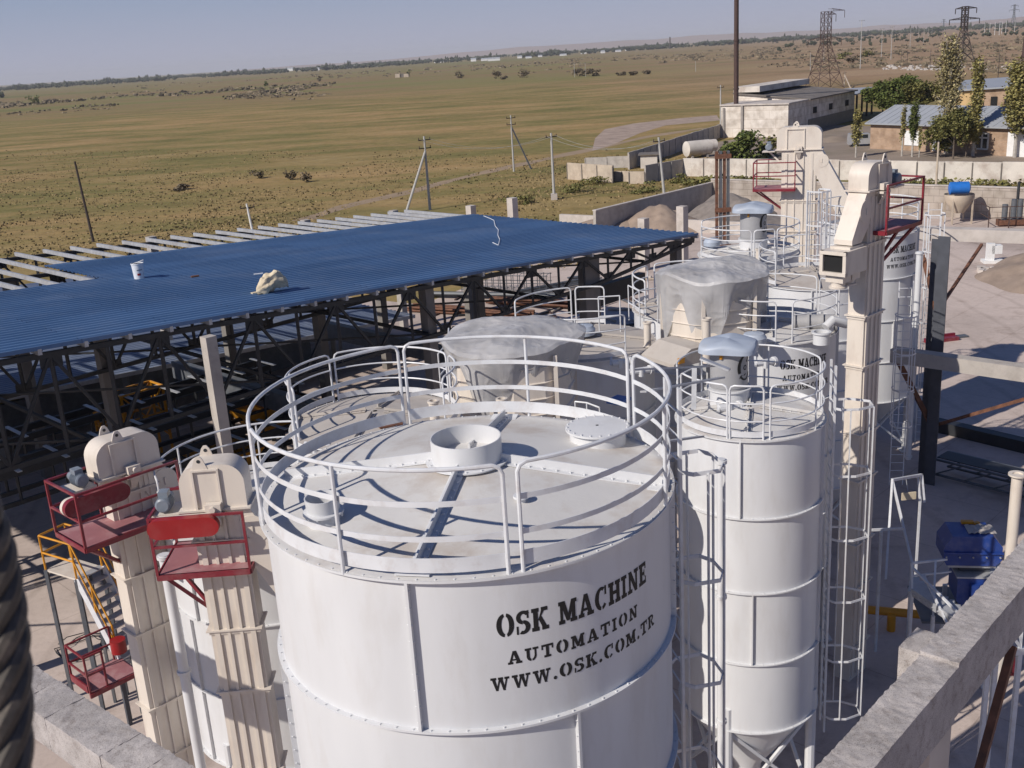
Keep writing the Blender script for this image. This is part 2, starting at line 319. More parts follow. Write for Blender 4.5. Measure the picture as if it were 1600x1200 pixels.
def yard_mat(name, base, joint=4.0):
    m = bpy.data.materials.new(name); m.use_nodes = True; t = m.node_tree; b = t.nodes["Principled BSDF"]; L = t.links.new
    b.inputs['Roughness'].default_value = 0.9; b.inputs['Specular IOR Level'].default_value = 0.25
    tc = t.nodes.new("ShaderNodeTexCoord")
    def nzn(sc, det, rough=0.6, dist=0.0):
        n = t.nodes.new("ShaderNodeTexNoise"); n.inputs['Scale'].default_value = sc; n.inputs['Detail'].default_value = det; n.inputs['Roughness'].default_value = rough
        n.inputs['Distortion'].default_value = dist; L(tc.outputs['Object'], n.inputs[0]); return n.outputs[0]
    def ramp(src, stops):
        r = t.nodes.new("ShaderNodeValToRGB"); e = r.color_ramp.elements
        while len(e) < len(stops): e.new(0.5)
        for k, (p, c) in enumerate(stops): e[k].position = p; e[k].color = tuple(c) + (1,)
        L(src, r.inputs[0]); return r.outputs[0]
    def mul(a, b_, f):
        x = t.nodes.new("ShaderNodeMix"); x.data_type = 'RGBA'; x.blend_type = 'MULTIPLY'; x.inputs[0].default_value = f; L(a, x.inputs[6]); L(b_, x.inputs[7]); return x.outputs[2]
    c = ramp(nzn(0.12, 8, 0.62), [(0.3, tuple(x * 0.78 for x in base)), (0.52, base), (0.72, tuple(x * 1.14 for x in base))])
    c = mul(c, ramp(nzn(0.55, 9, 0.7, 0.6), [(0.33, (0.66, 0.63, 0.6)), (0.47, (1, 1, 1))]), 0.7)
    c = mul(c, ramp(nzn(4.0, 6, 0.75), [(0.3, (0.75, 0.74, 0.73)), (0.55, (1, 1, 1))]), 0.5)
    wv = t.nodes.new("ShaderNodeTexWave"); wv.inputs['Scale'].default_value = 0.11; wv.inputs['Distortion'].default_value = 7; wv.inputs['Detail'].default_value = 3; wv.inputs['Detail Scale'].default_value = 0.4; L(tc.outputs['Object'], wv.inputs[0])
    c = mul(c, ramp(wv.outputs[0], [(0.0, (0.8, 0.79, 0.78)), (0.06, (1, 1, 1)), (0.9, (1, 1, 1))]), 0.6)       # tyre tracks
    c = mul(c, ramp(nzn(0.045, 6, 0.6, 1.0), [(0.34, (0.74, 0.72, 0.71)), (0.46, (1, 1, 1)), (0.7, (1.06, 1.05, 1.04))]), 0.7)
    mp = t.nodes.new("ShaderNodeMapping"); mp.inputs['Rotation'].default_value = (0, 0, R_(-45)); L(tc.outputs['Object'], mp.inputs[0])
    br = t.nodes.new("ShaderNodeTexBrick"); br.offset = 0; br.inputs['Scale'].default_value = 1; br.inputs['Brick Width'].default_value = joint; br.inputs['Row Height'].default_value = joint
    br.inputs['Mortar Size'].default_value = 0.02; br.inputs['Mortar Smooth'].default_value = 0.3
    br.inputs[1].default_value = (1, 1, 1, 1); br.inputs[2].default_value = (0.95, 0.95, 0.95, 1); br.inputs[3].default_value = (0.6, 0.58, 0.56, 1)
    L(mp.outputs[0], br.inputs[0]); c = mul(c, br.outputs[0], 0.6)
    L(c, b.inputs['Base Color'])
    bp = t.nodes.new("ShaderNodeBump"); bp.inputs['Strength'].default_value = 0.25; bp.inputs['Distance'].default_value = 0.03
    L(nzn(9, 5), bp.inputs['Height']); L(bp.outputs[0], b.inputs['Normal'])
    MATS[name] = m
yard_mat('yard_concrete', (0.55, 0.46, 0.41))
def block_mat(name, c1, c2, mortar, bw, bh, ms=0.012):
    m = bpy.data.materials.new(name); m.use_nodes = True; t = m.node_tree; b = t.nodes["Principled BSDF"]; L = t.links.new
    b.inputs['Roughness'].default_value = 0.92
    tc = t.nodes.new("ShaderNodeTexCoord"); br = t.nodes.new("ShaderNodeTexBrick")
    br.inputs['Scale'].default_value = 1; br.inputs['Brick Width'].default_value = bw; br.inputs['Row Height'].default_value = bh; br.inputs['Mortar Size'].default_value = ms
    br.inputs[1].default_value = c1 + (1,); br.inputs[2].default_value = c2 + (1,); br.inputs[3].default_value = mortar + (1,)
    # wall coordinates: distance along x+y, and height
    sp = t.nodes.new("ShaderNodeSeparateXYZ"); L(tc.outputs['Object'], sp.inputs[0]); ad = t.nodes.new("ShaderNodeMath"); ad.operation = 'SUBTRACT'
    L(sp.outputs[0], ad.inputs[0]); L(sp.outputs[1], ad.inputs[1]); cb = t.nodes.new("ShaderNodeCombineXYZ"); L(ad.outputs[0], cb.inputs[0]); L(sp.outputs[2], cb.inputs[1])
    L(cb.outputs[0], br.inputs[0])
    n = t.nodes.new("ShaderNodeTexNoise"); n.inputs['Scale'].default_value = 0.8; n.inputs['Detail'].default_value = 8; L(tc.outputs['Object'], n.inputs[0])
    rp = t.nodes.new("ShaderNodeValToRGB"); rp.color_ramp.elements[0].position = 0.35; rp.color_ramp.elements[0].color = (0.6, 0.57, 0.54, 1); rp.color_ramp.elements[1].position = 0.6
    L(n.outputs[0], rp.inputs[0]); x = t.nodes.new("ShaderNodeMix"); x.data_type = 'RGBA'; x.blend_type = 'MULTIPLY'; x.inputs[0].default_value = 0.8
    L(br.outputs[0], x.inputs[6]); L(rp.outputs[0], x.inputs[7]); L(x.outputs[2], b.inputs['Base Color'])
    MATS[name] = m
block_mat('block_wall', (0.40, 0.35, 0.30), (0.46, 0.40, 0.35), (0.28, 0.24, 0.21), 1.3, 0.62, 0.03)
block_mat('ruin_wall', (0.66, 0.60, 0.53), (0.74, 0.685, 0.62), (0.54, 0.47, 0.40), 3.1, 1.5, 0.04)
block_mat('brick_wall', (0.40, 0.26, 0.165), (0.46, 0.31, 0.2), (0.36, 0.30, 0.25), 0.5, 0.16, 0.02)

# ground: one sheet to the horizon, with slight swells far off
mb = MB()
rings = [0, 40, 90, 150, 220, 320, 450, 650, 900, 1300, 1900, 2800, 4200, 7000, 12000, 22000]; NS = 96
vs = [(0, 0, 0)]; fs = []
for i, r in enumerate(rings[1:]):
    for k in range(NS):
        a = 2 * math.pi * k / NS; vs.append((r * math.sin(a), r * math.cos(a), 0.0))
for k in range(NS): fs.append((0, 1 + (k + 1) % NS, 1 + k))
for i in range(len(rings) - 2):
    for k in range(NS):
        a, b_ = 1 + i * NS + k, 1 + i * NS + (k + 1) % NS; fs.append((a, b_, b_ + NS, a + NS))
mb.add(vs, fs); setting(mb.build('ground', 'field', smooth=False))

# shed frame: origin at the roof's near right corner; A runs up the slope reversed, B runs away to the left
SO = Vector((9.53, 51.33, 0)); SA = Vector((math.sqrt(.5), math.sqrt(.5), 0)); SB = Vector((-math.sqrt(.5), math.sqrt(.5), 0))
def S(a, b, z): return SO + SA * a + SB * b + Vector((0, 0, z))
def flat(pts, z): return [(p[0], p[1], z) for p in pts]
Y = [Z(1112, 322), Z(1600, 338), Z(2300, 430), (90, -60, 0), (-90, -60, 0), S(-75, 24, 0), S(-22, 24, 0), S(-16, 44, 0), S(1, 44, 0), S(4, 26, 0), Z(930, 372)]
mb = MB(); mb.add(flat(Y, 0.004), [tuple(reversed(range(len(Y))))]); o = setting(mb.build('yard', 'yard_concrete', smooth=False))
# works yard behind the panel wall (bare earth)
mat('bare_earth', (0.27, 0.215, 0.17), 0.95, 0.2, 0.15, bump=0.4, bscale=3, dirt=(0.16, 0.14, 0.09), dirt_amt=0.6, dscale=0.12)
mat('track_dirt', (0.31, 0.225, 0.145), 0.95, 0.15, 0.3, bump=0.4, bscale=4)
W_ = [Z(1072, 272), Z(1600, 281), Z(1900, 300), Z(1900, 190), Z(1600, 205), Z(1300, 195), Z(1120, 222)]
mb = MB(); mb.add(flat(W_, 0.004), [tuple(reversed(range(len(W_))))]); setting(mb.build('works_yard', 'bare_earth', smooth=False))
# dirt track crossing the field
def ribbon(pix, wd, z):
    c = [Z(u, v) for u, v in pix]; P_ = []
    for i in range(len(c) - 1):
        for k in range(8): P_.append(c[i].lerp(c[i + 1], k / 8))
    P_.append(c[-1]); Lf = []; Rt = []
    for i, p in enumerate(P_):
        d = (P_[min(i + 1, len(P_) - 1)] - P_[max(i - 1, 0)]); d = Vector((d.y, -d.x, 0)).normalized()
        k = wd * (0.75 + 0.5 * noise.noise(p * 0.11)); Lf.append(p + d * k / 2); Rt.append(p - d * k / 2)
    vs = [(q.x, q.y, z) for q in Lf + Rt]; n = len(P_)
    return MB().add(vs, [(i, n + i, n + i + 1, i + 1) for i in range(n - 1)])
setting(ribbon([(470, 345), (540, 322), (640, 300), (700, 283), (790, 262), (860, 247), (930, 232), (1010, 214), (1100, 200)], 3.2, 0.006).build('dirt_track', 'track_dirt', smooth=False))
# bare stony patch in the field
mb = MB(); pp = [Z(u, v) for u, v in ((925, 236), (930, 216), (945, 202), (990, 193), (1060, 185), (1120, 180), (1125, 188), (1040, 196), (1000, 208), (960, 225))]
mb.add(flat(pp, 0.008), [tuple(reversed(range(len(pp))))]); mat('stony_earth', (0.36, 0.275, 0.22), 0.95, 0.25, 0.4, bump=0.6, bscale=3)
setting(mb.build('bare_patch', 'stony_earth', smooth=False))
# low far hills
def ridge(name, d, az0, az1, h, seed, mt):
    def fn(u, v):
        az = az0 + (az1 - az0) * u; e = math.sin(math.pi * u) ** 0.7
        hh = h * e * (0.65 + 0.5 * noise.noise(Vector((u * 9 + seed, 0.3, 0))) + 0.2 * noise.noise(Vector((u * 31 + seed, 0, 0))))
        rr = d + (v - 0.5) * 1600; return dirv(az) * rr + Vector((0, 0, -2 + (hh + 2) * math.sin(math.pi * v)))
    return setting(MB().grid(fn, 90, 6).build(name, mt))
mat('hill_earth', (0.32, 0.22, 0.17), 0.95, 0.12, 0.002)
ridge('hills', 11500, -14, 42, 75, 3, 'hill_earth')
ridge('hills', 8500, 14, 46, 45, 8, 'hill_earth')

# ============================================================ foliage makers
def leaves(mb, pts, size, rr, flatness=0.0):
    for p in pts:
        s = size * rr.uniform(0.6, 1.35); a = rr.uniform(0, 6.283); t_ = rr.uniform(-1.1, 1.1)
        u = Vector((math.cos(a), math.sin(a), rr.uniform(-0.4, 0.4))); v = Vector((-math.sin(a) * math.cos(t_), math.cos(a) * math.cos(t_), math.sin(t_)))
        q = Vector(p); mb.add([q - u * s - v * s * 0.5, q + u * s * 0.2 - v * s, q + u * s + v * s * 0.3, q - u * s * 0.1 + v * s], [(0, 1, 2, 3)])
def crown_pts(c, rx, ry, rz, n, rr, clumps=14, cs=0.42):
    cl = []
    for _ in range(clumps):
        while True:
            p = Vector((rr.uniform(-1, 1), rr.uniform(-1, 1), rr.uniform(-1, 1)))
            if 0.15 < p.length < 0.85: break
        cl.append((p, cs * rr.uniform(0.6, 1.25)))
    out = []
    for _ in range(n):
        p, s = rr.choice(cl); g = Vector((rr.gauss(0, 1), rr.gauss(0, 1), rr.gauss(0, 1)))
        if g.length > 0: g = g.normalized() * (rr.random() ** 0.4) * s
        q = p + g; out.append(Vector((c[0] + q.x * rx, c[1] + q.y * ry, c[2] + q.z * rz)))
    return out
def tree(name, label, base, h, wd, seed, leaf='leaf_green', n=900, size=0.35, trunk=0.28, group=None, low=0.28, bark='bark'):
    rr = random.Random(seed); t_ = thing(name, label, 'tree', base, group)
    b = Vector(base); tk = MB(); top = b + Vector((0, 0, h * 0.8))
    tk.tube([b + Vector((0, 0, -0.1)), b + Vector((0.05 * h * rr.uniform(-.4, .4), 0, h * 0.3)), top], [trunk * h * 0.1, trunk * h * 0.07, trunk * h * 0.015], 7)
    for k in range(7):
        z = h * rr.uniform(0.25, 0.6); a = rr.uniform(0, 6.28); tk.tube([b + Vector((0, 0, z)), b + Vector((math.cos(a) * wd * .3, math.sin(a) * wd * .3, z + h * .2))], [trunk * h * .035, trunk * h * .01], 5)
    tk.build('trunk', bark, t_)
    cz = h * (1 + low) / 2; rz = h * (1 - low) / 2
    m_ = MB(); leaves(m_, crown_pts((b.x, b.y, b.z + cz), wd / 2, wd / 2, rz, int(n * 2.3), rr, 26, 0.36), size * .62, rr); m_.build('crown', leaf, t_, False); return t_
def poplar(label, base, h, wd, seed, leaf='leaf_poplar', n=1300, size=0.28, group='slender poplars by the brick building', low=0.1):
    rr = random.Random(seed); t_ = thing('poplar_tree', label, 'tree', base, group); b = Vector(base)
    tk = MB(); tk.tube([b + Vector((0, 0, -0.1)), b + Vector((0, 0, h * .5)), b + Vector((0.1, 0, h * 0.93))], [0.02 * h, 0.013 * h, 0.003 * h], 7)
    m_ = MB(); pts = []
    for k in range(int(46 + wd * 14)):
        z0 = h * (low + (0.8 - low) * rr.random() ** 0.9); a = rr.uniform(0, 6.28); L_ = h * rr.uniform(0.12, 0.26); sp = wd * 0.5 * rr.uniform(0.35, 1.0) * (1.0 if z0 < h * .5 else max(0.3, 1.5 - z0 / h))
        e = Vector((math.cos(a) * sp, math.sin(a) * sp, L_)); s0 = b + Vector((0, 0, z0)); tk.tube([s0, s0 + e], [0.004 * h, 0.001 * h], 4, cap=False)
        for _ in range(int(n * 2.6 / (46 + wd * 14))):
            f = rr.uniform(0.15, 1.05); q = s0 + Vector((e.x * f ** 0.6, e.y * f ** 0.6, e.z * f)) + Vector((rr.gauss(0, .07) * wd, rr.gauss(0, .07) * wd, rr.gauss(0, .03) * h)); pts.append(q)
    leaves(m_, pts, size * .55, rr); tk.build('trunk', 'pale_bark', t_); m_.build('crown', leaf, t_, False); return t_
def shrub(label, base, h, wd, seed, leaf='leaf_olive', n=260, size=0.25, group=None, name='shrub'):
    rr = random.Random(seed); m_ = MB(); b = Vector(base)
    pts = [p for p in crown_pts((b.x, b.y, b.z + h * .45), wd / 2, wd / 2, h * .55, n, rr, 8, 0.5) if p.z > b.z]
    leaves(m_, pts, size, rr); o = m_.build(name, leaf, None, False); return tag(o, label, 'shrub', group)

# ---- field shrubs, each one its own
for i, (u, v, w_, hh, lf, lab) in enumerate([
    (402, 279, 22, 15, 'leaf_grey', 'dark dry bush in the field left of the paired bushes'),
    (454, 281, 20, 15, 'leaf_grey', 'left half of the pair of dry bushes in the open field'),
    (474, 285, 24, 12, 'leaf_grey', 'right half of the pair of dry bushes in the open field'),
    (280, 297, 30, 8, 'leaf_grey', 'low dry scrub heap in the field above the purlins'),
    (53, 164, 17, 12, 'leaf_green', 'small round green bush standing alone far left in the field'),
    (416, 135, 7, 6, 'leaf_green', 'tiny dark bush in the far field left of the roofless hut'),
    (500, 127, 9, 6, 'leaf_grey', 'small dark bush on the far scrub line before the hut'),
    (638, 119, 6, 8, 'leaf_green', 'dark bush right behind the lone hut in the field'),
    (718, 122, 14, 9, 'leaf_grey', 'thin bush between the hut and the larger field bushes'),
    (775, 123, 16, 13, 'leaf_grey', 'grey bush left of the widest field bushes'),
    (787, 124, 10, 5, 'leaf_grey', 'low grey bush at the foot of a taller one in the field'),
    (821, 121, 20, 14, 'leaf_grey', 'tall grey bush beside a thin pole in the mid field'),
    (908, 119, 26, 13, 'leaf_grey', 'wide dark bush in the mid field, left of two'),
    (928, 119, 26, 11, 'leaf_grey', 'wide dark bush in the mid field, right of two'),
    (970, 118, 14, 6, 'leaf_grey', 'low dark bush on the sandy rise, first of three'),
    (990, 118, 18, 7, 'leaf_grey', 'low dark bush on the sandy rise, middle of three'),
    (1010, 116, 14, 5, 'leaf_grey', 'low dark bush on the sandy rise, last of three'),
    (1330, 99, 16, 12, 'leaf_grey', 'grey bush right of the near lattice pylon'),
    (1318, 92, 30, 8, 'leaf_olive', 'long olive thicket behind the near lattice pylon'),
    (1350, 89, 26, 7, 'leaf_olive', 'olive thicket at the foot of the tall concrete poles'),
    (940, 286, 60, 9, 'leaf_olive', 'weeds growing along the foot of the sunlit panel wall'),
    (1000, 300, 60, 14, 'leaf_olive', 'tall weeds in front of the low broken panels'),
    (1060, 286, 40, 12, 'leaf_olive', 'weeds at the corner of the shaded panels'),
    (900, 300, 60, 12, 'leaf_olive', 'rough weeds beside the concrete pole footing'),
    (820, 318, 70, 12, 'leaf_olive', 'rough weeds behind the concrete stub column'),
    ]):
    p = Z(u, v); d = (p - EYE).length; k = d / FPX
    shrub(lab, p, hh * k * 1.15, w_ * k, 100 + i, lf, 220 if w_ < 26 else 420, max(0.12, min(0.5, 1.6 * k * 0.9)), 'bushes in the field')
# ---- grass and weeds of the nearer field: stuff
rr = random.Random(5); mb = MB()
def yard_free(p):
    d = Vector((p.x, p.y, 0)) - SO; a, b_ = d.dot(SA), d.dot(SB)
    return b_ > 25 and not (-21 < a < 4 and b_ < 45)
pts = []
while len(pts) < 11000:
    u = rr.uniform(-40, 1130); v = rr.uniform(235, 420)
    p = Z(u, v)
    if not yard_free(p): continue
    if u > 880 and v > 250 and u < 1130 and v > 262 + 0: 
        if rr.random() < 0.4: continue
    if noise.noise(Vector((p.x * 0.05, p.y * 0.05, 3))) + rr.uniform(-.35, .35) < 0.0: continue
    pts.append(p)
for p in pts:
    s = rr.uniform(0.05, 0.19); 
    for _ in range(2):
        a = rr.uniform(0, 6.28); q = p + Vector((rr.uniform(-.3, .3), rr.uniform(-.3, .3), 0)); e = Vector((math.cos(a), math.sin(a), 0)) * s * 0.55
        mb.add([q - e, q + e, q + e * 1.5 + Vector((0.1 * s, 0, s)), q - e * 1.5 + Vector((0, .1 * s, s * 0.8))], [(0, 1, 2, 3)])
setting(mb.build('field_grass', 'grass_blade', None, False), 'stuff')

# ---- low dry scrub of the farther field: stuff
rr = random.Random(17); mb = MB(); k = 0
while k < 1500:
    q = rr.random()
    if q < .35: u = rr.uniform(-60, 520); v = 170 - .062 * u + rr.gauss(0, 5)
    elif q < .75: u = rr.uniform(150, 1250); v = 128 - .05 * (u - 150) * .9 + rr.gauss(0, 6)
    else: u = rr.uniform(1180, 1640); v = rr.uniform(56, 120)
    if v < 131 - .0617 * u + 16: continue
    p = Z(u, v)
    if noise.noise(Vector((p.x * .012, p.y * .006, 5))) < -.02: continue
    k += 1; d = p.length; s = rr.uniform(.5, 1.5) * (1 if d < 700 else 1.6)
    for _ in range(7):
        a = rr.uniform(0, 6.28); e = Vector((math.cos(a), math.sin(a), 0)) * s; c = p + Vector((rr.uniform(-1, 1) * s * 1.6, rr.uniform(-1, 1) * s, rr.uniform(.1, .5) * s)); t_ = rr.uniform(.2, .7) * s
        mb.add([c - e * .7, c + e * .7 + Vector((0, 0, -.1 * s)), c + e * .4 + Vector((.2 * s, .2 * s, t_)), c - e * .5 + Vector((-.1 * s, .2 * s, t_ * .8))], [(0, 1, 2, 3)])
setting(mb.build('field_scrub', 'leaf_grey', None, False), 'stuff')

# ---- far town: tree belt (stuff) and pale houses
rr = random.Random(11); mb = MB()
def belt(n, az0, az1, d0, d1, h0, h1):
    for _ in range(n):
        az = rr.uniform(az0, az1); d = rr.uniform(d0, d1)
        if noise.noise(Vector((az * 0.55, d * 0.0012, 1))) < -0.22: continue
        c = dirv(az) * d; h = rr.uniform(h0, h1) * (1.0 + 0.5 * noise.noise(Vector((az * 1.7, 4, 0)))); wd = h * rr.uniform(0.7, 1.6); 
        if rr.random() < .12: wd *= .4; h *= 1.5
        for k in range(5):
            q = c + Vector((rr.uniform(-.5, .5) * wd, rr.uniform(-.5, .5) * wd, h * rr.uniform(.3, .75))); s = wd * rr.uniform(.25, .45)
            vs = []
            for i in range(6): a = i * math.pi / 3; vs.append(q + Vector((math.cos(a) * s * rr.uniform(.7, 1.2), math.sin(a) * s * rr.uniform(.7, 1.2), rr.uniform(-.2, .2) * s)))
            vs += [q + Vector((0, 0, h * .3)), q - Vector((0, 0, h * .45))]
            mb.add(vs, [(i, (i + 1) % 6, 6) for i in range(6)] + [((i + 1) % 6, i, 7) for i in range(6)])
belt(1700, -31, 4, 2900, 4300, 7, 13); belt(1500, 2, 32, 3000, 4700, 7, 14); belt(160, -30, -24, 1500, 1900, 5, 9); belt(260, 14, 34, 1200, 2600, 3, 6)
setting(mb.build('far_treeline', 'far_leaf', None, False), 'stuff')
HL = ['white', 'cream', 'grey roofed', 'low', 'long']
def far_house(u, v, wpx, hpx, lab):
    p = Z(u, v); d = (p - EYE).length; k = d / FPX; L_ = wpx * k; h = hpx * k
    r = thing('far_house', lab, 'house', p, 'houses of the far town'); f = frame(p.x, p.y, 0, 90 - (u - 800) / 50)
    MB(f).box((0, 0, h * .3), (L_, 9, h * .6)).build('wall', 'white_frame', r, False)
    MB(f).prism([(-L_ / 2, -4.7, h * .6), (-L_ / 2, 4.7, h * .6), (-L_ / 2, 0, h)], (L_, 0, 0)).build('roof', 'roof_metal', r, False)
for i, (u, v, a, b_) in enumerate([(452, 111, 12, 5), (466, 110, 6, 4), (495, 110, 9, 4), (521, 108, 8, 3), (544, 107, 6, 3), (557, 106, 7, 4), (588, 104, 5, 3), (686, 98, 14, 3), (740, 96, 8, 5), (757, 95, 10, 4), (772, 95, 18, 5), (812, 91, 7, 4), (826, 91, 9, 3), (844, 89, 6, 3), (880, 87, 10, 3), (912, 84, 8, 4), (942, 83, 6, 4), (966, 81, 8, 3), (984, 79, 13, 4), (1006, 77, 14, 3), (1048, 75, 8, 3), (1158, 68, 7, 3), (88, 132, 8, 3), (145, 130, 22, 3), (107, 131, 5, 2), (365, 116, 6, 3)]):
    far_house(u, v, a, b_, 'tiny pale house among the far town trees, %s' % ('at the far left edge' if u < 200 else 'above the open left field' if u < 640 else 'in the bright middle cluster' if u < 780 else 'above the broken panel enclosure'))
# far chimney and hut in the field
p = Z(1047, 76); o = MB().tube([p, p + Vector((0, 0, 30))], [2.2, 1.6], 8).build('far_chimney', 'dark_pole'); tag(o, 'thin dark chimney rising from the far town trees', 'chimney')
p = Z(626, 121); r = thing('field_hut', 'lone roofless cream hut standing in the open field', 'hut', p); f = frame(p.x, p.y, 0, 95)
k = (p - EYE).length / FPX
MB(f).box((-4 * k, 0, 2.7 * k), (7 * k, 4, 5.4 * k)).box((9 * k, 0, 2.4 * k), (7 * k, 4, 4.8 * k)).build('wall', 'tan_panel', r, False)
MB(f).box((2.6 * k, 0.3, 2.7 * k), (6.1 * k, 3, 5.2 * k)).build('porch_shade', 'dark_roof', r, False)  # dark block stands in for the shade between the walls
# ============================================================ walls, buildings and poles beyond the yard
def reach(p, e, u):
    lo, hi = 0.0, 60.0
    for _ in range(40):
        m = (lo + hi) / 2; c_ = CM.transposed() @ (p + e * m - EYE)
        if 800 + FPX * c_.x / -c_.z < u: lo = m
        else: hi = m
    return lo
def wall(name, label, p, q, h, th, mt, cat='wall', posts=0, cap=None, panel=0):
    p = Vector(p); q = Vector(q); d = q - p; L_ = d.length; az = math.degrees(math.atan2(d.x, d.y)); f = frame(p.x, p.y, 0, az)
    r = thing(name, label, cat, p); mb = MB(f)
    if panel:
        n = max(1, round(L_ / panel)); pw = L_ / n
        for i in range(n): mb.box((pw * (i + .5), rnd.uniform(-.03, .03), h / 2 + rnd.uniform(-.05, .04)), (pw - .05, th, h), 0)
        mb.build('panel', mt, r, False)
        m2 = MB(f)
        for i in range(n + 1): m2.box((pw * i, -th * .55, h * .47), (.12, .16, h * .94))
        m2.build('joint_posts', 'dark_roof' if mt != 'concrete' else 'concrete', r, False)
    else:
        mb.box((L_ / 2, 0, h / 2), (L_, th, h)).build('wall_face', mt, r, False)
    if cap: MB(f).box((L_ / 2, 0, h + .04), (L_ + .02, th + .12, .1)).build('coping', cap, r, False)
    return r
wall('panel_wall', 'long sunlit whitewashed panel wall across the road from the brick building', Z(1068, 275), Z(1760, 292), 2.3, 0.2, 'whitewash', panel=3.0)
wall('block_wall', 'tan block wall closing the far side of the concrete yard', Z(1112, 322), Z(1900, 358), 2.75, 0.3, 'block_wall', cap='pale_concrete')
wall('side_wall', 'shaded concrete wall running from the field down to the sand heap', Z(1112, 322), Z(930, 371), 2.4, 0.3, 'concrete', cap='pale_concrete')
wall('low_wall', 'low pale concrete wall behind the right end of the blue roof', Z(876, 352), Z(1195, 368), 1.1, 0.35, 'pale_concrete')
wall('panel_fence', 'sunlit tan panels at the left end of the ruined enclosure', Z(888, 280), Z(959, 286), 2.2, 0.2, 'tan_panel', panel=3)
wall('panel_fence', 'short broken tan panels beside the sunlit enclosure end', Z(961, 283), Z(984, 284), 1.3, 0.2, 'tan_panel', panel=1.5)
wall('panel_fence', 'stub of stacked tan slabs left of the shaded panels', Z(984, 287), Z(1008, 287), 1.5, 0.25, 'tan_panel', panel=2)
wall('panel_fence', 'shaded dark panels facing right in the ruined enclosure', Z(1008, 287), Z(1068, 275), 2.2, 0.2, 'concrete', panel=3)
wall('panel_fence', 'long dark panel fence running back toward the white ruin', Z(982, 265), Z(1128, 214), 2.3, 0.2, 'concrete', panel=3)
wall('panel_fence', 'dark panels left of the kink in the long fence', Z(915, 264), Z(982, 262), 1.6, 0.2, 'concrete', panel=3)
p = Z(1014, 263); r = thing('white_hut', 'small whitewashed hut with a flat dark roof inside the enclosure', 'hut', p); f = frame(p.x, p.y, 0, 100)
MB(f).box((0, 1.2, .9), (2.3, 2.4, 1.8)).build('wall', 'whitewash', r, False); MB(f).box((0, 1.2, 1.88), (2.9, 3.0, .14)).build('roof', 'dark_roof', r, False)
# two lying tanks
def tank(label, u, v, L_, rad, az):
    p = Z(u, v); f = frame(p.x, p.y, rad + .25, az); r = thing('storage_tank', label, 'tank', p, 'tanks lying by the panel wall')
    m_ = MB(); e = dirv(az); c = Vector((p.x, p.y, rad + .25))
    prof = [(-L_ / 2 - .12, .05), (-L_ / 2 - .1, rad * .7), (-L_ / 2, rad), (L_ / 2, rad), (L_ / 2 + .1, rad * .7), (L_ / 2 + .12, .05)]
    m_.tube([c + e * a for a, _ in prof], [b for _, b in prof], 24).build('shell', 'whitewash', r)
    for a in (-L_ / 3, L_ / 3): MB(frame(p.x, p.y, 0, az)).box((a, 0, .2), (.3, rad * 1.5, .4)).build('saddle', 'concrete', r, False)
tank('white horizontal tank showing its round end beside the shrub', 1090, 246, 3.8, 1.12, 70)
tank('smaller white tank half hidden behind the round ended tank', 1102, 240, 3.4, 0.9, 75)

# ruined whitewashed building
def solid(name, pts, z0, z1, mt, parent):
    return MB().prism([(q[0], q[1], z0) for q in pts], (0, 0, z1 - z0)).build(name, mt, parent, False)
a, b, c = Z(1127, 215), Z(1231, 214.4), Z(1262, 219); d = Z(1334, 211)
 
r = thing('ruined_building', 'derelict whitewashed works building with three dark window holes', 'building', b)
ax = (b - a).normalized(); bk = Vector((-ax.y, ax.x, 0)); bk = bk if bk.y > 0 else -bk
dep = reach(b, bk, 1262)
h1 = hgt(b, 163); solid('wall', [a, b, b + bk * dep, a + bk * dep], 0, h1, 'ruin_wall', r)
MB(frame(a.x, a.y, 0, math.degrees(math.atan2(ax.x, ax.y)))).box(((b - a).length / 2, dep / 2 - .1, h1 + .12), ((b - a).length + .4, dep + .3, .24)).build('roof', 'pale_concrete', r, False)
MB().bar(a.lerp(b, .32) - bk * .15, a.lerp(b, .32) - bk * .15 + Vector((0, 0, h1)), .5, .3).bar(a.lerp(b, .04) - bk * .15, a.lerp(b, .04) - bk * .15 + Vector((0, 0, h1 - .3)), .4, .3).build('pilaster', 'concrete', r, False)
# taller block with the sloping roof: shaded long face from c to d
c = b + bk * dep; d = b + bk * reach(b, bk, 1334); ex = bk.copy(); n_ = -ax
h2, h3 = hgt(c, 157), hgt(d, 147)
L_ = (d - c).length; W2 = 14
m_ = MB(); q = [c, d, d + n_ * W2, c + n_ * W2]
m_.add([(x.x, x.y, 0) for x in q] + [(q[0].x, q[0].y, h2), (q[1].x, q[1].y, h2), (q[2].x, q[2].y, h2 + 1.4), (q[3].x, q[3].y, h2 + 1.4)], [(0, 1, 5, 4), (1, 2, 6, 5), (2, 3, 7, 6), (3, 0, 4, 7), (4, 5, 6, 7)])
m_.build('wall', 'ruin_wall', r, False)
MB().prism([q[0] - ex * .4 - n_ * .5 + Vector((0, 0, h2 + .06)), q[1] + ex * .4 - n_ * .5 + Vector((0, 0, h2 + .06)), q[2] + ex * .4 + Vector((0, 0, h2 + 1.46)), q[3] - ex * .4 + Vector((0, 0, h2 + 1.46))], (0, 0, .22)).build('roof', 'dark_roof', r, False)
for k in (.13, .46, .82):
    w0 = c.lerp(d, k) - n_ * .04; az = math.degrees(math.atan2(ex.x, ex.y))
    MB(frame(w0.x, w0.y, 0, az)).box((0, 0, h2 * .66), (1.7, .1, h2 * .2)).build('window', 'opening', r, False)
MB(frame(c.x, c.y, 0, math.degrees(math.atan2(ex.x, ex.y)))).box((L_ / 2, -.03, h2 * .2), (L_ - .02, .08, h2 * .4)).build('plinth', 'grey_steel', r, False)
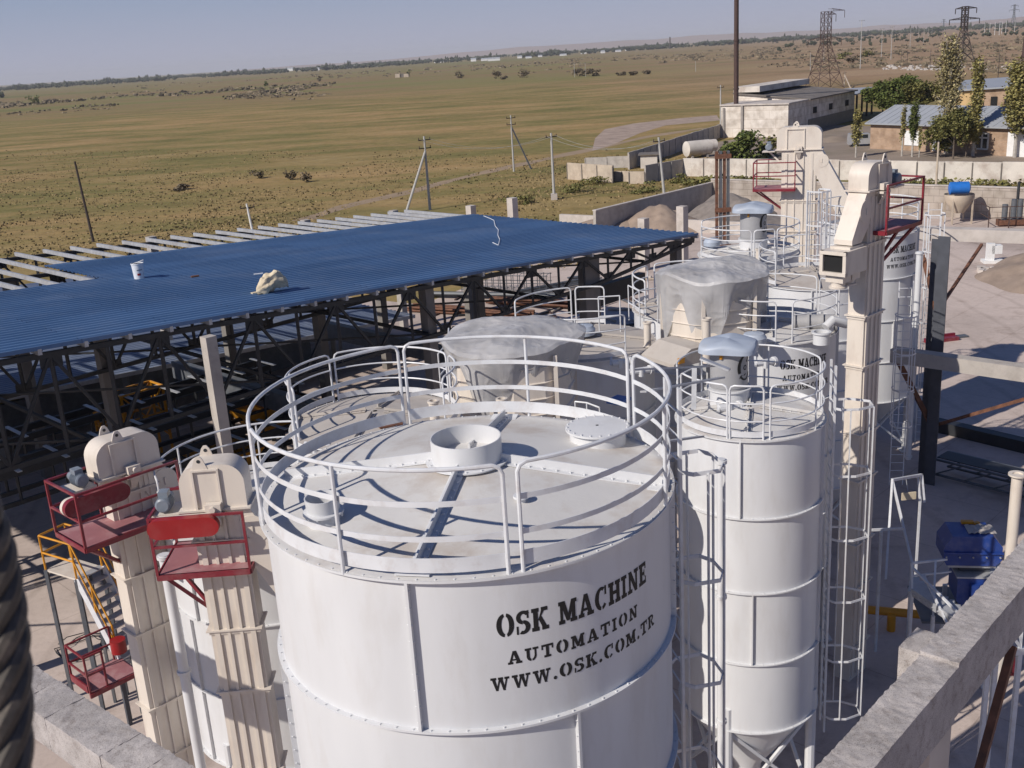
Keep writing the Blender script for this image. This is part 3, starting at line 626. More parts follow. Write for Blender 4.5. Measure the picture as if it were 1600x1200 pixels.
m_ = MB(); m_.prism([(x.x, x.y, h2 + 1.7) for x in (c + n_ * 9, d + n_ * 9, d + n_ * 14, c + n_ * 14)], (0, 0, 1.0)); m_.build('parapet', 'whitewash', r, False)
# open lean-to between the ruin and the brick building
r = thing('open_shelter', 'dark open lean-to on posts between the white ruin and the brick building', 'shelter', Z(1350, 215))
a = d + ex * 1.2; b = a + ax * -1.0 + ex * 13; e = (b - a).normalized(); n_ = -ax
m_ = MB(); m_.prism([a + Vector((0, 0, 4.6)), b + Vector((0, 0, 5.2)), b + n_ * 8 + Vector((0, 0, 5.0)), a + n_ * 8 + Vector((0, 0, 4.4))], (0, 0, .2)); m_.build('roof', 'roof_metal', r, False)
for k in (0.02, .34, .66, .98):
    q = a.lerp(b, k); MB().bar(q, q + Vector((0, 0, 4.6 + .5 * k)), .3).build('post', 'dark_pole', r, False)
MB().bar(a + n_ * 7.5, b + n_ * 7.5, .2, 7).build('back_wall', 'dark_roof', r, False)

# brick building with the grey sheet roof
def brick_building():
    a, b = Z(1359, 232), Z(1610, 246); e = (b - a).normalized(); n_ = Vector((-e.y, e.x, 0)); n_ = n_ if n_.y > 0 else -n_
    b = a + e * 46; r = thing('brick_building', 'long single storey brick building with grey sheet roof and white windows', 'building', a); az = math.degrees(math.atan2(e.x, e.y))
    H, W3 = 3.6, 11.0; f = frame(a.x, a.y, 0, az); L_ = 46
    m_ = MB(f); m_.add([(0, 0, 0), (L_, 0, 0), (L_, W3, 0), (0, W3, 0), (0, 0, H), (L_, 0, H), (L_, W3, H), (0, W3, H), (0, W3 / 2, H + 1.9), (L_, W3 / 2, H + 1.9)], [(0, 1, 5, 4), (1, 2, 6, 9, 5), (2, 3, 7, 6), (3, 0, 4, 8, 7), (4, 5, 9, 8), (6, 7, 8, 9)])
    m_.build('wall', 'brick_wall', r, False)
    MB(f).prism([(-.5, -.7, H - .12), (-.5, W3 / 2, H + 2.0), (-.5, W3 + .7, H - .12), (-.5, W3 + .7, H + .06), (-.5, W3 / 2, H + 2.18), (-.5, -.7, H + .06)], (L_ + 1, 0, 0)).build('roof', 'roof_metal', r, False)
    m_ = MB(f)
    for k in range(int(L_ / 1.2)): m_.bar((k * 1.2, -.68, H + .09), (k * 1.2, W3 / 2, H + 2.2), .06, .05)
    m_.build('roof_seams', 'roof_metal', r, False)
    for x, w_, h_, zz, kind in ((7.4, 2.4, 2.0, 1.75, 'blind'), (11.2, .5, 2.9, 1.6, 'strip'), (13.0, 2.2, 2.1, 1.75, 'win'), (18.6, 1.8, 2.0, 1.75, 'win'), (23.6, 2.6, 3.0, 1.5, 'blind'), (28.4, 2.0, 2.1, 1.75, 'win'), (36.8, 2.4, 3.0, 1.5, 'door'), (41.6, 2.6, 2.3, 1.75, 'win')):
        if kind == 'win':
            g = MB(f).box((x, -.04, zz), (w_, .1, h_)).build('window', 'glass_dark', r, False); m2 = MB(f)
            for dx in (-w_ / 2, 0, w_ / 2): m2.box((x + dx, -.12, zz), (.2, .1, h_ + .2))
            for dz in (-h_ / 2, h_ * .22, h_ / 2): m2.box((x, -.13, zz + dz), (w_ + .2, .08, .2))
            m2.build('window_frame', 'white_frame', g, False)
        elif kind == 'door':
            g = MB(f).box((x, -.05, zz), (w_, .12, h_)).build('door', 'roof_metal', r, False); MB(f).box((x - w_ / 2 - .12, -.1, zz), (.25, .2, h_ + .1)).box((x + w_ / 2 + .12, -.1, zz), (.25, .2, h_ + .1)).build('door_frame', 'white_frame', g, False)
            MB(f).box((x, -.6, 3.35), (3.6, 1.4, .12)).build('door_canopy', 'roof_metal', r, False)
        else: MB(f).box((x, -.05, zz), (w_, .12, h_)).build('blocked_window' if kind == 'blind' else 'white_post', 'white_frame', r, False)
    # raised strip along part of the ridge
    MB(f).box((24.5, W3 / 2 + .3, H + 2.05), (4.4, 1.8, .9)).build('roof_hatch', 'white_frame', r, False)
brick_building()
a = Z(1491, 190); e = dirv(62); n_ = dirv(-28); r = thing('second_brick_building', 'taller brick block with yellow gable and pale flat roof behind the long one', 'building', a); r.name = 'brick_block'
h = hgt(a, 141); f = frame(a.x, a.y, 0, 118)
MB(f).add([(0, 0, 0), (4.6, 0, 0), (4.6, 22, 0), (0, 22, 0), (0, 0, h - .4), (4.6, 0, h), (4.6, 22, h + .6), (0, 22, h + .2)], [(0, 1, 5, 4), (2, 3, 7, 6), (3, 0, 4, 7), (4, 5, 6, 7)]).build('gable_wall', 'yellow_wall', r, False)
MB(f).add([(4.6, 0, 0), (4.6, 22, 0), (4.6, 22, h + .6), (4.6, 0, h)], [(0, 1, 2, 3)]).box((9, 11, h * .5), (8.7, 21.9, h - .1)).build('wall', 'brick_wall', r, False)
MB(f).prism([(-.6, -.6, h - .2), (14, -.6, h + .25), (14, 23, h + .8), (-.6, 23, h + .4)], (0, 0, .25)).build('roof', 'roof_metal', r, False)
for k in (6.2, 8.4, 10.6): MB(f).box((k, -.06, h * .62), (1.0, .2, 1.5)).build('window', 'opening', r, False)

# parked van and earth heap by the brick building
p = Z(1347, 228); f = frame(p.x, p.y, 0, 100); r = thing('parked_van', 'small grey and white van parked at the corner of the brick building', 'van', p)
MB(f).prism([(-2.1, -.85, .35), (2.1, -.85, .35), (2.1, -.85, 1.0), (1.3, -.85, 1.15), (.9, -.85, 1.85), (-2.0, -.85, 1.9), (-2.1, -.85, 1.0)], (0, 1.7, 0)).build('body', 'grey_paint', r, False)
MB(f).box((-.5, -.87, 1.48), (2.3, .03, .5)).box((1.08, -.2, 1.5), (.05, 1.2, .45)).build('window', 'glass_dark', r, False)
for x in (-1.3, 1.3):
    for y in (-.75, .75): MB(f).tube([(x, y - .1, .33), (x, y + .1, .33)], .33, 12).build('wheel', 'charcoal_steel', r)
def heap(name, label, c, rx, ry, h, mt, seed, az=0, cat='heap'):
    f = frame(c[0], c[1], 0, az)
    def fn(u, v):
        a = 2 * math.pi * u; x, y = math.cos(a) * rx * v, math.sin(a) * ry * v
        n1 = noise.noise(Vector((x * .35 + seed, y * .35, 0))); n2 = noise.noise(Vector((x * 1.3, y * 1.3 + seed, 2)))
        z = h * max(0, (1 - v ** 1.25)) * (1 + .45 * n1) + .12 * n2 * h * (1 - v) + .22 * h * max(0, noise.noise(Vector((x * .6, y * .6, seed)))) * (1 - v * v)
        return (x * (1 + .12 * n1), y * (1 + .12 * n1), max(-.02, z) - .03 * v)
    o = MB(f).grid(fn, 56, 22).build(name, mt); return tag(o, label, cat)
for i, (u, v, rx, ry, h, mt, lab) in enumerate([(965, 356, 4.5, 5, 1.5, 'sand', 'lumpy brown sand heap against the shaded yard wall, left one'), (1035, 358, 4.2, 4.2, 2.1, 'sand', 'taller brown sand heap in front of the shaded yard wall'),
    (1140, 338, 4.5, 5, 2.0, 'gravel', 'grey gravel heap by the rusty twin columns'), (1190, 352, 6, 4, .7, 'gravel', 'low spread of gravel right of the twin columns'),
    (1672, 428, 7.0, 5, 2.2, 'sand', 'smooth sand heap at the right edge of the yard'), (1310, 219, 4, 3, 1.0, 'bare_earth', 'low earth heap below the shaded face of the ruin')]):
    p = Z(u, v); heap('sand_heap' if mt == 'sand' else 'gravel_heap' if mt == 'gravel' else 'earth_heap', lab, p, rx, ry, h, mt, i * 7.3, 60)

# ---- poles
def pole(label, u, v, vt, r=0.16, lean=(0, 0), mt='pole_concrete', arms=1, azarm=60, group=None, name='utility_pole', brace=None, footing=False):
    p = Z(u, v); h = hgt(p, vt); t_ = thing(name, label, 'pole', p, group); top = p + Vector((lean[0], lean[1], h))
    MB().tube([p, top], [r, r * .68], 8).build('shaft', mt, t_)
    e = dirv(azarm)
    for k in range(arms):
        z = .4 + k * .9; q = p.lerp(top, 1 - z / h); al = .75 if h < 12 else 1.6
        m_ = MB().bar(q - e * al, q + e * al, .1, .1); 
        m_.build('crossarm', 'dark_pole', t_, False); m2 = MB()
        for s in (-al * .92, al * .92): m2.tube([q + e * s, q + e * s + Vector((0, 0, .28))], [.06, .04], 6)
        m2.build('insulators', 'dark_rust', t_)
    if brace is not None:
        b = Z(*brace); m_ = MB().tube([b, p.lerp(top, .8)], [r * .95, r * .8], 8); m_.build('brace', mt if mt != 'dark_pole' else mt, t_)
    if footing: MB().box((p.x, p.y, .35), (.7, .7, .7)).build('footing', 'pale_concrete', t_, False)
    return t_
pole('concrete A-frame power pole standing behind the blue roof', 672, 328, 213, .16, arms=2, brace=(634, 334))
pole('concrete power pole with a long dark side brace in the field', 803, 268, 180, .14, arms=2, brace=(830, 264))
pole('grey concrete pole on a square footing behind the roof ridge', 866, 312, 208, .17, arms=1, footing=True)
pole('pale slanting concrete pole in front of the ruined enclosure', 1040, 326, 214, .16, lean=(-.6, 0), arms=1)
pole('dark leaning timber pole standing in the left field', 146, 378, 252, .16, lean=(-.55, .3), mt='dark_pole', arms=0)
pole('short white post with insulator at the edge of the purlins', 397, 372, 318, .14, lean=(-.3, 0), mt='white_frame', arms=1)
pole('thin concrete pole at the left corner of the white ruin', 1126, 215, 133, .16, arms=1)
pole('thin pole in front of the long whitewashed wall by the poplars', 1462, 300, 222, .14, arms=0, mt='tan_panel')
p = Z(1321, 137)
pole('braced timber pole beside the right foot of the near pylon', 1319, 136, 112, .2, arms=1, brace=(1330, 140), mt='tan_panel')
for i, (u, v, vt, lab) in enumerate([(1344, 107, 31, 'tallest concrete pole with a hooked arm right of the near pylon'), (1377, 89, 44, 'concrete line pole, first of the pair beyond the hooked pole'), (1392, 93, 41, 'concrete line pole, second of the pair beyond the hooked pole'),
    (1422, 73, 41, 'concrete line pole standing just past the pair of poles'), (1435, 66, 45, 'concrete line pole, fifth along the line to the horizon'), (1443, 67, 43, 'concrete line pole close left of the far crossing'), (1456, 57, 42, 'small far line pole in front of the distant trees'), (1450, 60, 44, 'small far line pole left of the distant trees')]):
    pole(lab, u, v, vt, .2, arms=1, azarm=70, group='concrete poles of the line to the horizon')
for i, (u, v, vt) in enumerate([(1338 + 200, 52, 36), (1546, 54, 35), (1554, 55, 34), (1561, 55, 33), (1565, 53, 33), (1571, 55, 32), (1585, 50, 31)]):
    pole('far thin white pole in the cluster below the most distant pylon', u, v, vt, .25, arms=0, group='far white poles at the right', mt='white_frame')
for u, v, vt, lab in ((1408, 99, 68, 'dark timber pole left of the rubble strip'), (1417, 105, 78, 'short dark timber pole by the rubble strip'), (1453, 107, 76, 'dark timber pole just left of the tall poplar'), (1559, 125, 82, 'dark timber pole in the dry field right of the poplars'), (1287, 96, 75, 'white post on the mid field rise'), (1266, 110, 82, 'thin white post left of the near pylon'), (898, 121, 98, 'thin pole beside the grey bush in the mid field'), (915, 120, 98, 'thin pole between the two wide bushes'), (1087, 112, 95, 'thin pole on the bank beside the tall chimney')):
    pole(lab, u, v, vt, .12, arms=0, mt='dark_pole' if v - vt > 18 and u > 1400 else 'pole_concrete', group='small poles in the field')
# steel chimneys
p = Z(1150, 214); t_ = thing('steel_chimney', 'tall slim rusty steel chimney rising past the top of the picture', 'chimney', p)
MB().tube([p, p + Vector((0, 0, 29))], [.42, .38], 14).build('stack', 'dark_rust', t_); MB().tube([p + Vector((0, 0, 1.6)), p + Vector((1.3, 0, 1.6)), p + Vector((1.6, 0, 1.2)), p + Vector((1.6, 0, 0))], .28, 10).build('flue_elbow', 'dark_rust', t_)
for z in (8, 16, 23): MB().tube([p + Vector((0, 0, z)), p + Vector((0, 0, z + .25))], .5, 14).build('collar', 'dark_rust', t_)
p = Z(1592, 175); t_ = thing('steel_chimney', 'rusty steel mast at the right edge behind the poplar', 'chimney', p)
MB().tube([p, p + Vector((.5, 0, 27))], [.5, .42], 14).build('stack', 'dark_rust', t_)
MB().tube([p + Vector((.18, 0, 10)), p + Vector((.19, 0, 10.3))], .56, 14).build('collar', 'dark_rust', t_)

# ---- lattice pylons
def pylon(label, u, v, vt, halfw, az, arms, mt='dark_pole', tk=.16, straight=.42):
    p = Z(u, v); h = hgt(p, vt); t_ = thing('lattice_pylon', label, 'pylon', p, 'power line pylons'); f = frame(p.x, p.y, 0, az)
    def wid(z): k = z / h; return halfw + (halfw * .27 - halfw) * min(1, k / (1 - straight)) if k < (1 - straight) else halfw * .27
    lv = [0, .2, .36, .49, .58, .68, .78, .89, 1.0]; m_ = MB(f)
    for sx in (-1, 1):
        for sy in (-1, 1):
            for i in range(len(lv) - 1):
                z0, z1 = lv[i] * h, lv[i + 1] * h; m_.bar((sx * wid(z0), sy * wid(z0), z0), (sx * wid(z1), sy * wid(z1), z1), tk * 1.3)
    m_.build('legs', mt, t_, False); m_ = MB(f)
    for i in range(len(lv) - 1):
        z0, z1 = lv[i] * h, lv[i + 1] * h; a, b = wid(z0), wid(z1)
        for k in range(4):
            def cor(j, w_, z): c = [(-1, -1), (1, -1), (1, 1), (-1, 1)][j % 4]; return (c[0] * w_, c[1] * w_, z)
            m_.bar(cor(k, a, z0), cor(k + 1, b, z1), tk * .8); m_.bar(cor(k + 1, a, z0), cor(k, b, z1), tk * .8); m_.bar(cor(k, b, z1), cor(k + 1, b, z1), tk * .8)
    m_.build('lattice', mt, t_, False)
    for z, l0, l1 in arms:
        w_ = wid(z * h); m_ = MB(f)
        for s, L_ in ((-1, l0), (1, l1)):
            if L_ <= 0: continue
            for sy in (-1, 1): m_.bar((0, sy * w_, z * h), (s * L_, 0, z * h + .1), tk); m_.bar((s * w_, sy * w_, z * h + h * .035), (s * L_, 0, z * h + .1), tk * .8)
            for q in (.4, .7): m_.bar((s * L_ * q, 0, z * h), (s * L_ * q, 0, z * h + h * .025), tk * .7)
            m_.bar((s * L_, 0, z * h), (s * L_, 0, z * h - h * .09), tk * .9)
        m_.build('crossarm', mt, t_, False)
    return t_
pylon('near dark lattice pylon with a bent arm behind the white ruin', 1288, 138, 18, 4.4, 80, [(1.0, 0, 6.0), (.64, 5.8, 5.2), (.955, 0, 3.2)], 'dark_rust', .13)
pylon('slim lattice pylon with two crossarms above the poplar', 1503, 97, 10, 3.6, 70, [(.96, 5.5, 6.5), (.77, 8.5, 8.5)], 'dark_pole', .3)
pylon('most distant lattice pylon at the right of the skyline', 1583, 41, 7, 6, 70, [(.95, 14, 14), (.75, 20, 20)], 'grey_steel', .7)
pylon('faint tiny pylon on the skyline between the poles', 1474, 46, 30, 4, 70, [(.95, 9, 9), (.75, 13, 13)], 'grey_steel', .6)
# power wires of the nearer line
m_ = MB(); tops = [(672, 213, 328), (866, 208, 312), (1032, 214, 326)]
wp = [Z(u, b) + Vector((0, 0, hgt(Z(u, b), t_) - .3)) for u, t_, b in tops]
for i in range(len(wp) - 1):
    for s in (-.6, .6):
        o_ = dirv(60) * s; pts = [wp[i].lerp(wp[i + 1], k / 14) + o_ - Vector((0, 0, 2.4 * (1 - (2 * k / 14 - 1) ** 2) * .5)) for k in range(15)]; m_.tube(pts, .012, 4, cap=False)
tag(m_.build('power_line', 'galvanised'), 'thin overhead wires strung between the concrete poles behind the roof', 'power line')

# ---- trees by the brick building
def base(u, v): return Z(u, v)
p = base(1478, 240); poplar('tallest broad poplar with bare grey upper twigs beside the road', p, hgt(p, 52), 3.9, 1, 'leaf_tall_poplar', 2300, .24, low=.12)
p = base(1520, 244); poplar('second poplar, narrower, just right of the tallest one', p, hgt(p, 93), 2.3, 2, n=1500, size=.26)
p = base(1585, 246); poplar('thick leafy poplar with a white trunk at the right edge', p, hgt(p, 92), 3.6, 3, n=2600, size=.28, low=.2)
p = base(1604, 246); poplar('slim poplar at the very edge of the picture', p, hgt(p, 100), 2.6, 33, n=1200, size=.28, low=.2)
p = base(1409, 244); poplar('thin half bare sapling before the blocked white window', p, hgt(p, 163), 1.0, 4, n=420, size=.18, low=.25)
p = base(1425, 245); poplar('narrow ivy green sapling right of the thin bare one', p, hgt(p, 157), 1.45, 5, 'leaf_green', 900, .2, low=.25)
p = base(1337, 246); poplar('small brown leaved poplar standing alone left of the brick building', p, hgt(p, 172), 1.6, 6, n=700, size=.2, low=.2)
p = base(1436, 246); poplar('thin low sapling beside the ivy green one', p, hgt(p, 196), .7, 7, n=200, size=.16, low=.2)
p = base(1468, 246); tree('broadleaf_tree', 'bushy green tree growing at the foot of the tallest poplar', p, hgt(p, 180), 4.6, 8, 'leaf_olive', 1500, .22, .2, low=.18)
p = base(1489, 249); tree('broadleaf_tree', 'leaning leafy tree in front of the brick building door', p, hgt(p, 168), 4.4, 9, 'leaf_olive', 1300, .22, .2, low=.22)
p = base(1509, 246); tree('broadleaf_tree', 'small yellowing tree between the two poplars', p, hgt(p, 172), 3.2, 10, 'leaf_poplar', 900, .2, .2, low=.25)
for i, (u, v, t_, w_, lab) in enumerate([(1378, 200, 124, 7.5, 'round green tree at the left of the clump behind the shelter'), (1405, 202, 115, 9, 'largest round tree in the clump behind the shelter'), (1436, 202, 121, 8, 'round olive tree at the right of the clump behind the shelter')]):
    p = base(u, v - 14); tree('broadleaf_tree', lab, p, hgt(p, t_), w_, 20 + i, 'leaf_green' if i < 2 else 'leaf_olive', 2000, .33, .3, 'round trees behind the shelter')
p = base(1160, 250); shrub('dense green shrub growing over the panel wall below the tall chimney', p, hgt(p, 207), 7.2, 51, 'leaf_green', 1900, .24, name='wall_shrub')
p = base(1205, 243); shrub('smaller green shrub right of the dense one below the ruin', p, hgt(p, 215), 3.6, 52, 'leaf_olive', 700, .2, name='wall_shrub')
for i, (u, v, w_, h_) in enumerate([(1090, 290, 8, 1.0), (1130, 288, 9, .8), (1180, 285, 6, .7), (1240, 292, 8, .8), (1420, 294, 9, .7), (1500, 293, 12, .6), (1580, 294, 12, .6)]):
    shrub('low weeds along the foot of the long whitewashed wall', Z(u, v), h_, w_, 70 + i, 'leaf_olive', 340, .2, 'weeds below the whitewashed wall', 'weeds')
# rubble strip in the field beyond the trees
rr = random.Random(3)
m_ = MB()
for i in range(110):
    p = Z(rr.uniform(1380, 1475) if rr.random() < .7 else rr.uniform(1500, 1590), rr.uniform(103, 110)); s = rr.uniform(.3, 1.6); m_.box((p.x, p.y, s * .2), (s * 1.6, s, s * .45), rr.uniform(0, 3), .6)
setting(m_.build('rubble', 'concrete', None, False), 'stuff')
# ============================================================ lettering (slab stencil capitals, drawn stroke by stroke)
def _rect(x0, y0, x1, y1): return [(x0, y0), (x1, y0), (x1, y1), (x0, y1)]
def _arc(cx, cy, rx, ry, tx, ty, a0, a1, n=12):
    out = []
    for k in range(n):
        q = []
        for a, o in ((a0 + (a1 - a0) * k / n, 0), (a0 + (a1 - a0) * (k + 1) / n, 0), (a0 + (a1 - a0) * (k + 1) / n, 1), (a0 + (a1 - a0) * k / n, 1)):
            c_, s_ = math.cos(R_(a)), math.sin(R_(a)); q.append((cx + (rx - o * tx) * c_, cy + (ry - o * ty) * s_))
        out.append(q)
    return out
ST, SR = .29, .17
def glyph(ch):
    g = []
    if ch == 'I': return .5, [_rect(.125, 0, .375, 1), _rect(0, 0, .5, SR), _rect(0, 1 - SR, .5, 1)]
    if ch == 'H': return 1.0, [_rect(.1, 0, .1 + ST, 1), _rect(.65, 0, .65 + ST, 1), _rect(.3, .42, .7, .58)] + [_rect(x, y, x + .45, y + SR) for x in (0, .55) for y in (0, 1 - SR)]
    if ch == 'E': return .82, [_rect(.1, 0, .1 + ST, 1), _rect(0, 0, .8, SR), _rect(0, 1 - SR, .78, 1), _rect(.3, .43, .6, .58), _rect(.68, 0, .8, .33), _rect(.66, .68, .78, 1), _rect(.55, .34, .64, .66)]
    if ch == 'K': return 1.0, [_rect(.1, 0, .1 + ST, 1), _rect(0, 0, .45, SR), _rect(0, 1 - SR, .45, 1), [(.35, .38), (.5, .52), (.88, .98), (.64, .98)], [(.42, .5), (.56, .68), (.98, .03), (.68, .03)], _rect(.58, 1 - SR, .98, 1), _rect(.6, 0, 1.02, SR)]
    if ch == 'M': return 1.2, [_rect(.1, 0, .28, 1), _rect(.85, 0, 1.1, 1), [(.12, 1), (.42, 1), (.7, .22), (.5, .1)], [(.5, .1), (.7, .1), (1.08, 1), (.84, 1)], _rect(0, 0, .4, SR), _rect(.74, 0, 1.2, SR), _rect(0, 1 - SR, .36, 1), _rect(.88, 1 - SR, 1.2, 1)]
    if ch == 'N': return 1.08, [_rect(.12, 0, .3, 1), _rect(.78, 0, .96, 1), [(.05, 1), (.36, 1), (.98, 0), (.7, 0)], _rect(0, 0, .44, SR), _rect(.64, 1 - SR, 1.08, 1)]
    if ch == 'A': return 1.08, [[(.06, 0), (.26, 0), (.56, 1), (.4, 1)], [(.38, 1), (.66, 1), (1.02, 0), (.72, 0)], _rect(.3, .26, .78, .38), _rect(0, 0, .4, SR), _rect(.6, 0, 1.08, SR)]
    if ch == 'T': return .95, [_rect(.35, 0, .6, 1), _rect(.2, 0, .75, SR), _rect(0, 1 - SR, .95, 1), _rect(0, .62, .13, 1), _rect(.82, .62, .95, 1)]
    if ch == 'U': return 1.05, [_rect(.12, .35, .37, 1), _rect(.74, .35, .9, 1), _rect(0, 1 - SR, .5, 1), _rect(.6, 1 - SR, 1.05, 1)] + _arc(.51, .38, .39, .4, .25, .16, 180, 262, 8) + _arc(.51, .38, .39, .4, .18, .16, 278, 360, 8)
    if ch == 'O': return 1.02, _arc(.5, .5, .5, .52, .3, .14, 98, 262, 14) + _arc(.54, .5, .48, .52, .3, .14, -82, 82, 14)
    if ch == 'C': return .95, _arc(.5, .5, .5, .52, .3, .15, 60, 262, 16) + _arc(.5, .5, .44, .52, .2, .15, 278, 322, 6) + [_rect(.74, .62, .88, 1.02)]
    if ch == 'S': return .82, _arc(.44, .72, .42, .30, .27, .15, 30, 262, 12) + _arc(.4, .29, .44, .31, .29, .15, -120, 85, 12) + [_rect(.64, .66, .76, 1.0), _rect(.02, 0, .14, .36)]
    if ch == 'R': return 1.0, [_rect(.1, 0, .1 + ST, 1), _rect(0, 0, .46, SR), _rect(0, 1 - SR, .5, 1), [(.42, .5), (.62, .5), (.98, .0), (.7, .0)], _rect(.68, 0, 1.02, SR)] + _arc(.46, .73, .42, .27, .24, .14, -90, 88, 10)
    if ch == 'W': return 1.35, [[(.06, 1), (.32, 1), (.54, 0), (.36, 0)], [(.38, 0), (.52, 0), (.76, .98), (.62, .98)], [(.6, 1), (.84, 1), (1.06, 0), (.88, 0)], [(.9, 0), (1.02, 0), (1.26, 1), (1.12, 1)], _rect(0, 1 - SR, .42, 1), _rect(.54, 1 - SR, .9, 1), _rect(1.0, 1 - SR, 1.35, 1)]
    if ch == '.': return .34, _arc(.17, .13, .14, .14, .139, .139, 0, 360, 12)
    return .5, []
def split_poly(pl, step):
    """cut a convex outline into thin vertical slices so that it can follow a curved wall"""
    x0, x1 = min(p[0] for p in pl), max(p[0] for p in pl); n = max(1, int((x1 - x0) / step + .999)); out = []
    def clip(poly, xc, keep_less):
        r = []
        for i in range(len(poly)):
            a, b = poly[i], poly[(i + 1) % len(poly)]; ia, ib = (a[0] <= xc) == keep_less or a[0] == xc, (b[0] <= xc) == keep_less or b[0] == xc
            if ia: r.append(a)
            if ia != ib: t_ = (xc - a[0]) / (b[0] - a[0]); r.append((xc, a[1] + t_ * (b[1] - a[1])))
        return r
    for k in range(n):
        q = clip(pl, x0 + (x1 - x0) * k / n, False) if k else pl
        if k < n - 1 and len(q) > 2: q = clip(q, x0 + (x1 - x0) * (k + 1) / n, True)
        if len(q) > 2: out.append(q)
    return out
def bend_text(parent, text, c, r, az0, az1, zb, hh, gap=.16):
    gl = []; x = 0.0
    for ch in text:
        if ch == ' ': x += .55; continue
        w_, ps = glyph(ch); gl.append((x, ps)); x += w_ + gap
    W = x - gap; cnt = 0
    for x0, ps in gl:
        mb = MB()
        for pl in ps:
            cnt += 1; rr_ = r + .0018 + .00012 * (cnt % 7)
            for q in split_poly([(x0 + a, b) for a, b in pl], .2):
                vs = []
                for a, b in q:
                    az = R_(az0 + (az1 - az0) * a / W); vs.append((c[0] + rr_ * math.sin(az), c[1] + rr_ * math.cos(az), zb + hh * b))
                ar = sum(q[i][0] * q[(i + 1) % len(q)][1] - q[(i + 1) % len(q)][0] * q[i][1] for i in range(len(q)))
                if abs(ar) < 1e-7: continue
                mb.add(vs, [tuple(range(len(vs)))])
        mb.build('letter', 'lettering', parent, False)
def company_text(parent, c, r, zd, shift=0.0):
    bend_text(parent, 'OSK MACHINE', c, r, 172.8 + shift, 126.0 + shift, zd - .66, .245, .1); bend_text(parent, 'AUTOMATION', c, r, 170.6 + shift, 130.8 + shift, zd - .968, .142, .24); bend_text(parent, 'WWW.OSK.COM.TR', c, r, 175.2 + shift, 122.0 + shift, zd - 1.24, .148, .18)

# ============================================================ silos
def cyl_pt(c, r, az, z): return Vector((c[0] + r * math.sin(R_(az)), c[1] + r * math.cos(R_(az)), z))
def railing(parent, c, r, zd, sections, tube_r=.022, h=1.1, flat=True, mt='rail_paint', step=52):
    o = None
    for a0, a1 in sections:
        m_ = MB(); posts = []
        n = max(6, int((a1 - a0) / 5)); b_ = .09 / r * 57.3
        pts = [cyl_pt(c, r, a0, zd), cyl_pt(c, r, a0, zd + h - .09), cyl_pt(c, r, a0 + b_ * .3, zd + h - .03)]
        pts += [cyl_pt(c, r, a0 + b_ + (a1 - a0 - 2 * b_) * k / n, zd + h) for k in range(n + 1)]
        pts += [cyl_pt(c, r, a1 - b_ * .3, zd + h - .03), cyl_pt(c, r, a1, zd + h - .09), cyl_pt(c, r, a1, zd)]
        m_.tube(pts, tube_r, 8)
        if flat:
            for z, hh in ((.38, .055), (.73, .055), (.06, .15)):
                rr_ = r - .012 if hh < .1 else r - .022
                m_.lathe([(rr_, zd + z), (rr_ + .008, zd + z), (rr_ + .008, zd + z + hh), (rr_, zd + z + hh), (rr_, zd + z)], n, c, a0, a1)
        else:
            for z in (.38, .74): m_.tube([cyl_pt(c, r, a0 + (a1 - a0) * k / n, zd + z) for k in range(n + 1)], tube_r * .8, 6)
            m_.lathe([(r - .02, zd + .05), (r - .012, zd + .05), (r - .012, zd + .17), (r - .02, zd + .17), (r - .02, zd + .05)], n, c, a0, a1)
        k = max(1, round((a1 - a0) / step))
        posts += [a0 + (a1 - a0) * i / k for i in range(1, k)]
        o = m_.build('railing', mt, parent)
        for a in posts: MB().tube([cyl_pt(c, r + .018, a, zd - .02), cyl_pt(c, r + .018, a, zd + h)], tube_r * .95, 8).build('post', mt, o)
    return o
